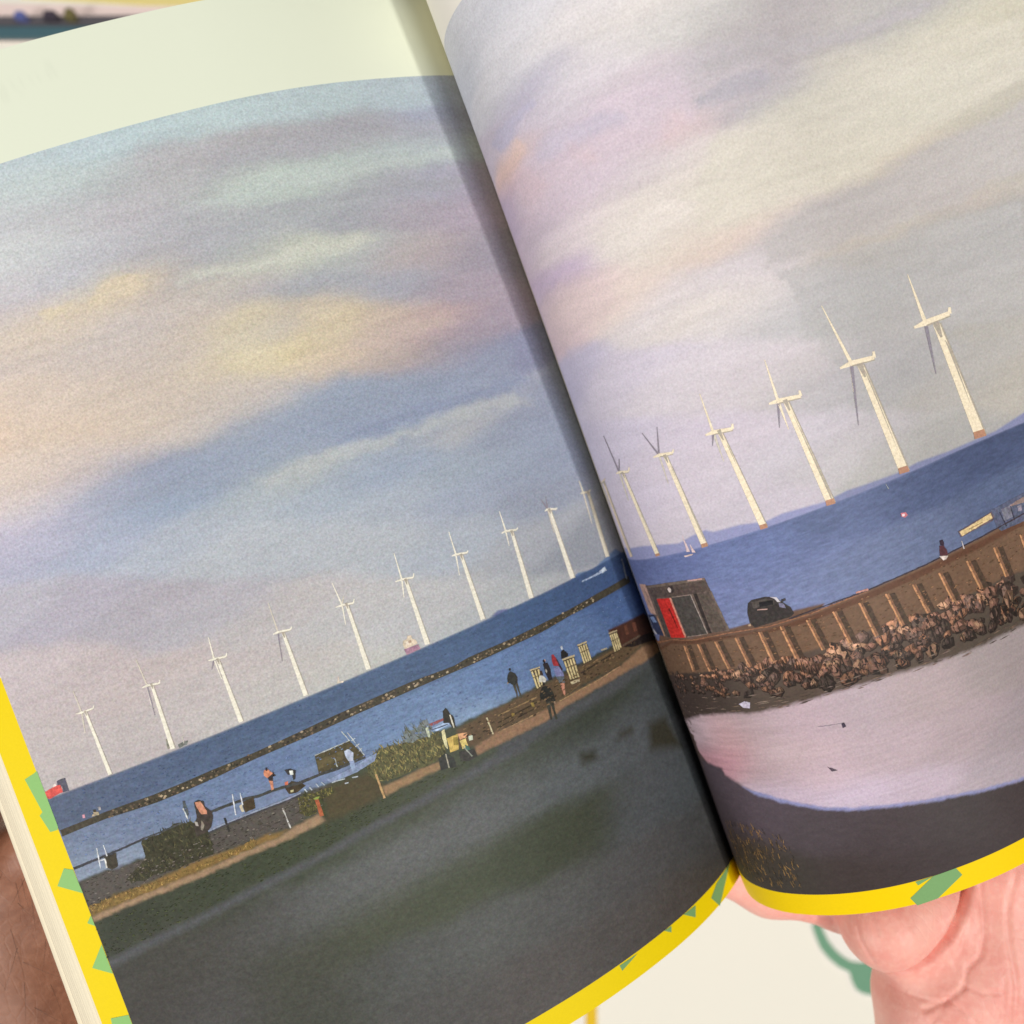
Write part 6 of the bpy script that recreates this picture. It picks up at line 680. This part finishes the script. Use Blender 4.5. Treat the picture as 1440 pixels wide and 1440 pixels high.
# ---- the leaves under the two open pages, and the cover
def smooth01(x): return np.clip(x, 0, 1) ** 2 * (3 - 2 * np.clip(x, 0, 1))
def sheet(name, side, drop, out, parent, thick=0.0, mat=M_LEAF, dip=0.0, t_in=0.0, curl=0.0):
    shift = RIGHT_SHIFT if side == 'R' else 0.0
    s = np.r_[np.linspace(0, .03, 10), np.linspace(.036, PAGE_W + out - .0006, 16), PAGE_W + out - .00018, PAGE_W + out]
    t = np.linspace(-BORDER + shift + t_in, PIC_H + TOP_MARGIN + shift - t_in, 5)
    S, T = np.meshgrid(s, t, indexing='ij')
    X = page_point(side, np.minimum(S, .1995), T)
    over = np.maximum(S - .1995, 0); X[..., 0] += over * (-1 if side == 'L' else 1)
    N = page_normal(side, np.minimum(S, .195), T)
    X = X - N * (drop * smooth01(S / .035))[..., None]
    X[..., 2] -= dip
    if curl: X[-1, :, 2] -= curl; X[-2, :, 2] -= curl * .12
    me = grid_mesh(name, X)
    o = new_obj(name, me, mat, parent)
    if thick:
        md = o.modifiers.new('thickness', 'SOLIDIFY'); md.thickness = thick; md.offset = -1 if side == 'R' else 1
    return o
out = low = 0.0
for k in range(26):
    out += rnd.choice([.18, .25, .35, .5, .8, 1.0]) / 1000
    low += rnd.choice([.12, .2, .3, .55]) / 1000
    sheet('leaf', 'L', low, out, BOOK, dip=.00004 * (k + 1), curl=rnd.choice([.0001, .0002, .0004, .0007, .0012]))
L_OUT = out
for k in range(14):
    sheet('leaf', 'R', .0006 * (k + 1), -.0004 * k, BOOK, dip=.00005 * (k + 1), t_in=.0001 * (k + 1))
cl = sheet('front_cover', 'L', low + .0008, L_OUT + .0009, BOOK, thick=.0012, mat=M_COVER, dip=.0014)
cr_ = sheet('back_cover', 'R', .0098, -.004, BOOK, thick=.0012, mat=M_COVER, dip=.0014, t_in=.002)
sp = slab('spine', M_COVER, [(-.006, -.003), (.008, -.003), (.010, PIC_H + .02), (-.004, PIC_H + .02)], -.0045, -.0022, BOOK)

# ------------------------------------------------------------------ hands
RIGHT_HAND = {
  'pad': [((30.1, -28.9, 1.0), (41.4, -28.8, -1.0), 11.6, 10.5)],
  'palm': [((52.4, -46.2, -2.5), (61.7, -29.0, -3.0), 14, 13), ((43.7, -44.4, -5.0), (38.7, -55.1, -2.6), 12, 14.2), ((37.1, -54.6, -2.2), (36.1, -74.1, -5.0), 14.4, 16), ((36.4, -75.0, -6.0), (33.7, -123.4, -12.0), 16, 22), ((53.9, -51.1, -3.0), (51.5, -77.9, -5.0), 14.5, 18), ((69.2, -53.4, -4.0), (67.5, -84.7, -6.0), 15, 19), ((81.8, -68.2, -7.0), (73.2, -91.0, -6.0), 13, 20), ((49.9, -87.9, -8.0), (45.0, -131.9, -12.0), 20, 24), ((68.4, -93.3, -6.0), (55.8, -136.0, -12.0), 20, 22)],
  'wrist': [((41.6, -131.7, -13.0), (37.5, -172.8, -16.0), 23, 22), ((56.2, -137.1, -13.0), (50.5, -177.7, -16.0), 21, 22), ((37.5, -172.8, -16.0), (32.1, -275.0, -25.0), 24, 30), ((50.5, -177.7, -16.0), (47.8, -280.9, -25.0), 24, 30)],
  'thumb': [((75.5, -102.6, -4.0), (94.2, -79.5, 4.0), 17, 13), ((94.2, -79.5, 4.0), (100.7, -51.4, 16.0), 12, 10.5), ((100.7, -51.4, 16.0), (97.9, -28.8, 26.0), 10.5, 9)],
  'index': [((84.6, -64.4, -9.0), (95.7, -36.7, -11.0), 9.5, 8.6), ((95.7, -36.7, -11.0), (98.7, -10.2, -8.0), 8.6, 8), ((98.7, -10.2, -8.0), (98.7, 8.9, -4.0), 7.8, 6.8)],
  'middle': [((71.8, -55.4, -9.0), (80.2, -22.1, -10.0), 9.6, 8.8), ((80.2, -22.1, -10.0), (82.6, 8.6, -6.0), 8.8, 8.2), ((82.6, 8.6, -6.0), (83.4, 28.8, -2.0), 8, 7)],
  'ring': [((58.4, -48.3, -9.0), (62.0, -14.4, -8.0), 9.4, 8.6), ((62.0, -14.4, -8.0), (62.4, 14.9, -4.0), 8.4, 7.8), ((62.4, 14.9, -4.0), (61.4, 33.8, 0.0), 7.8, 6.6)],
  'little': [((42.3, -41.8, -12.0), (25.4, -27.7, -12.5), 9, 8.2), ((25.4, -27.7, -12.5), (6.9, -16.0, -11.0), 8.2, 7.4), ((6.9, -16.0, -11.0), (-7.9, -3.5, -10.0), 7.2, 6.2)],
}
LEFT_HAND = {
  'palm': [((-187.9, 55.9, 6.0), (-212.2, 24.6, 4.0), 24, 28), ((-184.5, 28.6, 2.0), (-214.4, -1.9, 0.0), 26, 28), ((-172.9, 49.0, 4.0), (-184.4, 27.2, 0.0), 16, 20), ((-176.3, 62.2, 8.0), (-180.0, 34.8, 2.0), 18, 20)],
  'wrist': [((-216.4, 2.9, 0.0), (-259.3, -49.6, -6.0), 28, 26), ((-259.3, -49.6, -6.0), (-327.7, -123.5, -14.0), 28, 34)],
  'thumb': [((-185.9, 60.9, 16.0), (-171.9, 92.6, 26.0), 15, 12), ((-171.9, 92.6, 26.0), (-156.9, 113.2, 34.0), 11, 10), ((-156.9, 113.2, 34.0), (-145.3, 125.7, 38.0), 10, 8.5)],
  'index': [((-164.4, 61.7, 12.0), (-141.5, 74.3, 14.0), 10, 9), ((-141.5, 74.3, 14.0), (-122.3, 79.1, 12.0), 8.6, 8), ((-122.3, 79.1, 12.0), (-108.9, 82.5, 10.0), 8, 7)],
  'middle': [((-167.4, 50.0, 6.0), (-140.6, 59.1, 10.0), 10, 9), ((-140.6, 59.1, 10.0), (-119.3, 63.3, 8.0), 8.8, 8.2), ((-119.3, 63.3, 8.0), (-103.9, 66.1, 6.0), 8, 7)],
  'ring': [((-171.1, 37.4, 2.0), (-142.9, 44.6, 6.0), 10, 9), ((-142.9, 44.6, 6.0), (-121.0, 48.8, 4.0), 8.6, 8), ((-121.0, 48.8, 4.0), (-105.3, 51.6, 2.0), 7.8, 6.8)],
  'little': [((-176.6, 24.8, -2.0), (-150.4, 28.3, 0.0), 9, 8), ((-150.4, 28.3, 0.0), (-129.2, 32.2, 0.0), 7.8, 7), ((-129.2, 32.2, 0.0), (-114.6, 34.5, 0.0), 7, 6)],
}
PALM_CREASES = [([(19.8,-39.1), (23.7,-38.4), (29.3,-37.0), (35.2,-35.3), (41.1,-32.1), (47.6,-27.0), (50.9,-24.0)], 4.4, 0.85), ([(53.8,-24.2), (49.1,-34.3), (46.1,-38.0), (42.2,-39.7), (39.5,-43.1), (34.8,-45.0), (29.2,-46.7)], 0.7, 0.5), ([(62.6,-22.7), (58.3,-27.8), (56.2,-31.2), (53.4,-37.1), (50.6,-45.5), (46.5,-54.1)], 0.6, 0.6), ([(34.5,-44.2), (38.3,-49.1), (39.7,-54.0), (39.3,-60.9)], 0.5, 0.5), ([(39.2,-42.4), (42.5,-44.9), (46.8,-45.8)], 0.35, 0.45), ([(35.1,-34.8), (37.2,-37.1), (37.5,-38.3)], 0.35, 0.35), ([(54.9,-47.1), (50.6,-53.0), (46.6,-59.1)], 0.5, 0.5), ([(49.8,-23.6), (45.5,-31.5), (42.6,-36.1)], 0.35, 0.45), ([(22.1,-20.9), (21.1,-26.8), (22.1,-32.4)], 0.35, 0.45), ([(25.9,-20.0), (24.9,-24.8)], 0.3, 0.45), ([(20.0,-21.2), (18.5,-27.0)], 0.3, 0.45), ([(48.6,-43.4), (44.5,-51.4), (42.7,-58.4)], 0.3, 0.4), ([(24.7,-43.4), (31.6,-45.0), (35.0,-45.7)], 0.3, 0.4), ([(25.4,-50.6), (29.5,-49.3), (34.8,-45.0)], 0.3, 0.4), ([(40.1,-35.1), (39.5,-43.1)], 0.25, 0.35), ([(29.9,-22.5), (30.2,-28.3)], 0.25, 0.4)]

def surface_nets(F, origin, h):
    """smooth mesh of the zero level of a sampled field (inside < 0)"""
    ins = F < 0
    c = np.zeros(np.array(F.shape) - 1, int)
    for i in (0, 1):
        for j in (0, 1):
            for k in (0, 1):
                c += ins[i:F.shape[0] - 1 + i, j:F.shape[1] - 1 + j, k:F.shape[2] - 1 + k]
    act = (c > 0) & (c < 8)
    I = np.argwhere(act); idx = -np.ones(act.shape, int); idx[act] = np.arange(len(I))
    acc = np.zeros((len(I), 3)); cnt = np.zeros(len(I))
    corners = [(i, j, k) for i in (0, 1) for j in (0, 1) for k in (0, 1)]
    for a in corners:
        for b in corners:
            if sum(b) - sum(a) == 1 and all(x <= y for x, y in zip(a, b)):
                fa = F[tuple((I + a).T)]; fb = F[tuple((I + b).T)]
                m = (fa < 0) != (fb < 0)
                u = np.where(m, fa / np.where(m, fa - fb, 1), 0)
                p = np.array(a) + u[:, None] * (np.array(b) - np.array(a))
                acc[m] += p[m]; cnt[m] += 1
    V = (I + acc / cnt[:, None]) * h + origin
    faces = []
    for ax in range(3):
        b, c_ = [(1, 2), (2, 0), (0, 1)][ax]
        sl0 = [slice(None)] * 3; sl1 = [slice(None)] * 3; sl0[ax] = slice(0, -1); sl1[ax] = slice(1, None)
        A0, A1 = ins[tuple(sl0)], ins[tuple(sl1)]
        E = np.argwhere(A0 != A1)
        E = E[(E[:, b] > 0) & (E[:, c_] > 0) & (E[:, b] < F.shape[b] - 1) & (E[:, c_] < F.shape[c_] - 1)]
        eb = np.zeros(3, int); eb[b] = 1; ec = np.zeros(3, int); ec[c_] = 1
        g = lambda d: idx[tuple((E - d).T)]
        Q = np.stack([g(eb + ec), g(ec), g(0 * eb), g(eb)], 1)
        fl = ~A0[tuple(E.T)]
        Q[fl] = Q[fl][:, ::-1]
        faces.append(Q[(Q >= 0).all(1)])
    return V, np.concatenate(faces)
def capsule_field(G, p0, p1, r0, r1):
    p0, p1 = np.array(p0), np.array(p1); d = p1 - p0
    u = np.clip(((G - p0) @ d) / (d @ d), 0, 1)
    return np.linalg.norm(G - p0 - u[..., None] * d, axis=-1) - (r0 + (r1 - r0) * u)
def smin(a, b, k):
    h = np.clip(.5 + .5 * (b - a) / k, 0, 1)
    return b + (a - b) * h - k * h * (1 - h)
def split_quads(V, Q):
    E = np.sort(np.concatenate([Q[:, [k, (k + 1) % 4]] for k in range(4)]), 1)
    U, inv = np.unique(E, axis=0, return_inverse=True); inv = inv.reshape(4, -1) + len(V)
    c = np.arange(len(Q)) + len(V) + len(U)
    V2 = np.concatenate([V, V[U].mean(1), V[Q].mean(1)])
    return V2, np.concatenate([np.stack([Q[:, k], inv[k], c, inv[k - 1]], 1) for k in range(4)])
def build_hand(name, parts, blend, lo, hi, h, mat, detail=None):
    """one continuous skin: palm, wrist and five separate fingers (millimetres)"""
    ax = [np.arange(lo[i], hi[i] + h, h) for i in range(3)]
    G = np.stack(np.meshgrid(*ax, indexing='ij'), -1)
    F = None
    for key, caps in parts.items():
        f = None
        for c in caps:
            g = capsule_field(G, *c); f = g if f is None else smin(f, g, blend.get(key, 5))
        if F is None: F = f
        else: F = smin(F, f, blend.get('join_' + key, 4.0))
    V, Q = surface_nets(F, np.array(lo), h)
    if detail is not None:
        V, Q = split_quads(V, Q); V = detail(V, Q)
    me = mesh_from(name, V / 1000, Q)
    o = new_obj(name, me, mat)
    return o
def vertex_normals(V, Q):
    n = np.cross(V[Q[:, 2]] - V[Q[:, 0]], V[Q[:, 3]] - V[Q[:, 1]])
    N = np.zeros_like(V)
    for k in range(4): np.add.at(N, Q[:, k], n)
    return N / (np.linalg.norm(N, axis=1, keepdims=True) + 1e-12)
def palm_detail(V, Q):
    N = vertex_normals(V, Q)
    D = np.zeros(len(V))
    for line, depth, width in PALM_CREASES:
        best = np.full(len(V), 1e9)
        for (ax, ay), (bx, by) in zip(line[:-1], line[1:]):
            dx, dy = bx - ax, by - ay
            u = np.clip(((V[:, 0] - ax) * dx + (V[:, 1] - ay) * dy) / (dx * dx + dy * dy), 0, 1)
            best = np.minimum(best, np.hypot(V[:, 0] - ax - u * dx, V[:, 1] - ay - u * dy))
        D -= (.55 if depth < 2 else .62) * depth * np.exp(-(best / width) ** 2) - .04 * depth * np.exp(-((best - 2.2 * width) / (1.3 * width)) ** 2)
    D += .05 * fbm(V[:, 0] / 3.5, V[:, 1] / 3.5, 5, 3)
    D *= np.clip(N[:, 2] * 1.5, 0, 1)
    return V + N * D[:, None]
def skin(name, rgb_a, rgb_b, rgb_c, sss, pores):
    m, nt, N, L, B = node_mat(name)
    tc = N.new('ShaderNodeTexCoord')
    n1 = N.new('ShaderNodeTexNoise'); n1.inputs['Scale'].default_value = 90; n1.inputs['Detail'].default_value = 6
    n2 = N.new('ShaderNodeTexNoise'); n2.inputs['Scale'].default_value = 700; n2.inputs['Detail'].default_value = 4
    v = N.new('ShaderNodeTexVoronoi'); v.feature = 'DISTANCE_TO_EDGE'; v.inputs['Scale'].default_value = pores
    mp = N.new('ShaderNodeMapping'); mp.inputs['Scale'].default_value = (1.0, 0.45, 1.0); mp.inputs['Rotation'].default_value = (0, 0, .4)
    L.new(tc.outputs['Object'], mp.inputs['Vector'])
    for n in (n1, n2): L.new(tc.outputs['Object'], n.inputs['Vector'])
    L.new(mp.outputs['Vector'], v.inputs['Vector'])
    r = N.new('ShaderNodeValToRGB'); r.color_ramp.elements[0].position = .36; r.color_ramp.elements[1].position = .64
    r.color_ramp.elements[0].color = (*lin(rgb_a), 1); r.color_ramp.elements[1].color = (*lin(rgb_b), 1)
    L.new(n1.outputs['Fac'], r.inputs['Fac'])
    mx = N.new('ShaderNodeMix'); mx.data_type = 'RGBA'; mx.inputs['B'].default_value = (*lin(rgb_c), 1)
    k = N.new('ShaderNodeMapRange'); k.inputs['From Min'].default_value = .45; k.inputs['From Max'].default_value = .75; k.inputs['To Max'].default_value = .45
    L.new(n2.outputs['Fac'], k.inputs['Value']); L.new(k.outputs['Result'], mx.inputs['Factor'])
    L.new(r.outputs['Color'], mx.inputs['A']); L.new(mx.outputs['Result'], B.inputs['Base Color'])
    B.inputs['Roughness'].default_value = .48; B.inputs['Specular IOR Level'].default_value = .35
    B.inputs['Subsurface Weight'].default_value = sss; B.inputs['Subsurface Radius'].default_value = (1.0, .35, .2); B.inputs['Subsurface Scale'].default_value = .0025
    lo = N.new('ShaderNodeMath'); lo.operation = 'MINIMUM'; lo.inputs[1].default_value = .12
    L.new(v.outputs['Distance'], lo.inputs[0])
    ad = N.new('ShaderNodeMath'); ad.operation = 'MULTIPLY_ADD'; ad.inputs[1].default_value = .25
    L.new(n2.outputs['Fac'], ad.inputs[0]); L.new(lo.outputs[0], ad.inputs[2])
    bp = N.new('ShaderNodeBump'); bp.inputs['Strength'].default_value = .35; bp.inputs['Distance'].default_value = .0005
    L.new(ad.outputs[0], bp.inputs['Height']); L.new(bp.outputs['Normal'], B.inputs['Normal'])
    return m
M_PALM = skin('palm_skin', (242, 178, 162), (235, 158, 144), (248, 194, 176), .25, 480)
M_BROWN = skin('arm_skin', (152, 104, 80), (132, 86, 64), (170, 120, 94), .15, 500)
rh = build_hand('hand', RIGHT_HAND, {'palm': 12, 'wrist': 10, 'pad': 6, 'thumb': 4, 'join_palm': 7.0, 'join_wrist': 12, 'join_thumb': 10, 'join_index': 4, 'join_middle': 4, 'join_ring': 4, 'join_little': 3},
                (-30, -215, -42), (118, 66, 40), 1.0, M_PALM, palm_detail)
tag(rh, 'open pink palm with deep creases supporting the right page from below', 'hand')
lh = build_hand('hand', LEFT_HAND, {'palm': 12, 'wrist': 12, 'join_palm': 8, 'join_wrist': 14, 'join_thumb': 9, 'join_index': 6, 'join_middle': 6, 'join_ring': 6, 'join_little': 6},
                (-300, -100, -42), (-90, 200, 52), 1.6, M_BROWN)
tag(lh, 'brown hairy hand under the stack of leaves at the left edge', 'hand')
def hairs(parent, base, n):
    """short dark hairs lying on the back of the hand"""
    me0 = parent.data
    V = np.empty(len(me0.vertices) * 3, np.float32); me0.vertices.foreach_get('co', V); V = V.reshape(-1, 3)
    Nn = np.empty(len(me0.vertices) * 3, np.float32); me0.vertices.foreach_get('normal', Nn); Nn = Nn.reshape(-1, 3)
    ok = np.where((Nn[:, 2] > .15) & (V[:, 0] < -.13) & (V[:, 1] < .09))[0]
    verts, faces = [], []
    for i in npr.choice(ok, n):
        p, nn = V[i], Nn[i]
        d = np.array([-.15, -.95, 0]) + npr.normal(0, .3, 3); d -= nn * (d @ nn); d /= np.linalg.norm(d)
        L = npr.uniform(.006, .013); w = np.cross(nn, d) * .00003; b = len(verts)
        for k, u in enumerate((0, .35, .7, 1)):
            c = p + d * L * u + nn * (.0011 * math.sin(u * 2.6)) ; ww = w * (1 - .8 * u)
            verts += [c - ww, c + ww]
            if k: faces.append((b + 2 * k - 2, b + 2 * k - 1, b + 2 * k + 1, b + 2 * k))
    o = new_obj('hair', mesh_from('hair', verts, faces), plain('hair', (58, 38, 28), .5, .3, .1, 300), parent)
    o['kind'] = 'stuff'
hairs(lh, None, 420)


# ------------------------------------------------------------------ render settings
SC.render.engine = 'CYCLES'
SC.cycles.max_bounces = 6
SC.cycles.use_denoising = True
SC.cycles.pixel_filter_type = 'BLACKMAN_HARRIS'
SC.cycles.filter_width = 1.6
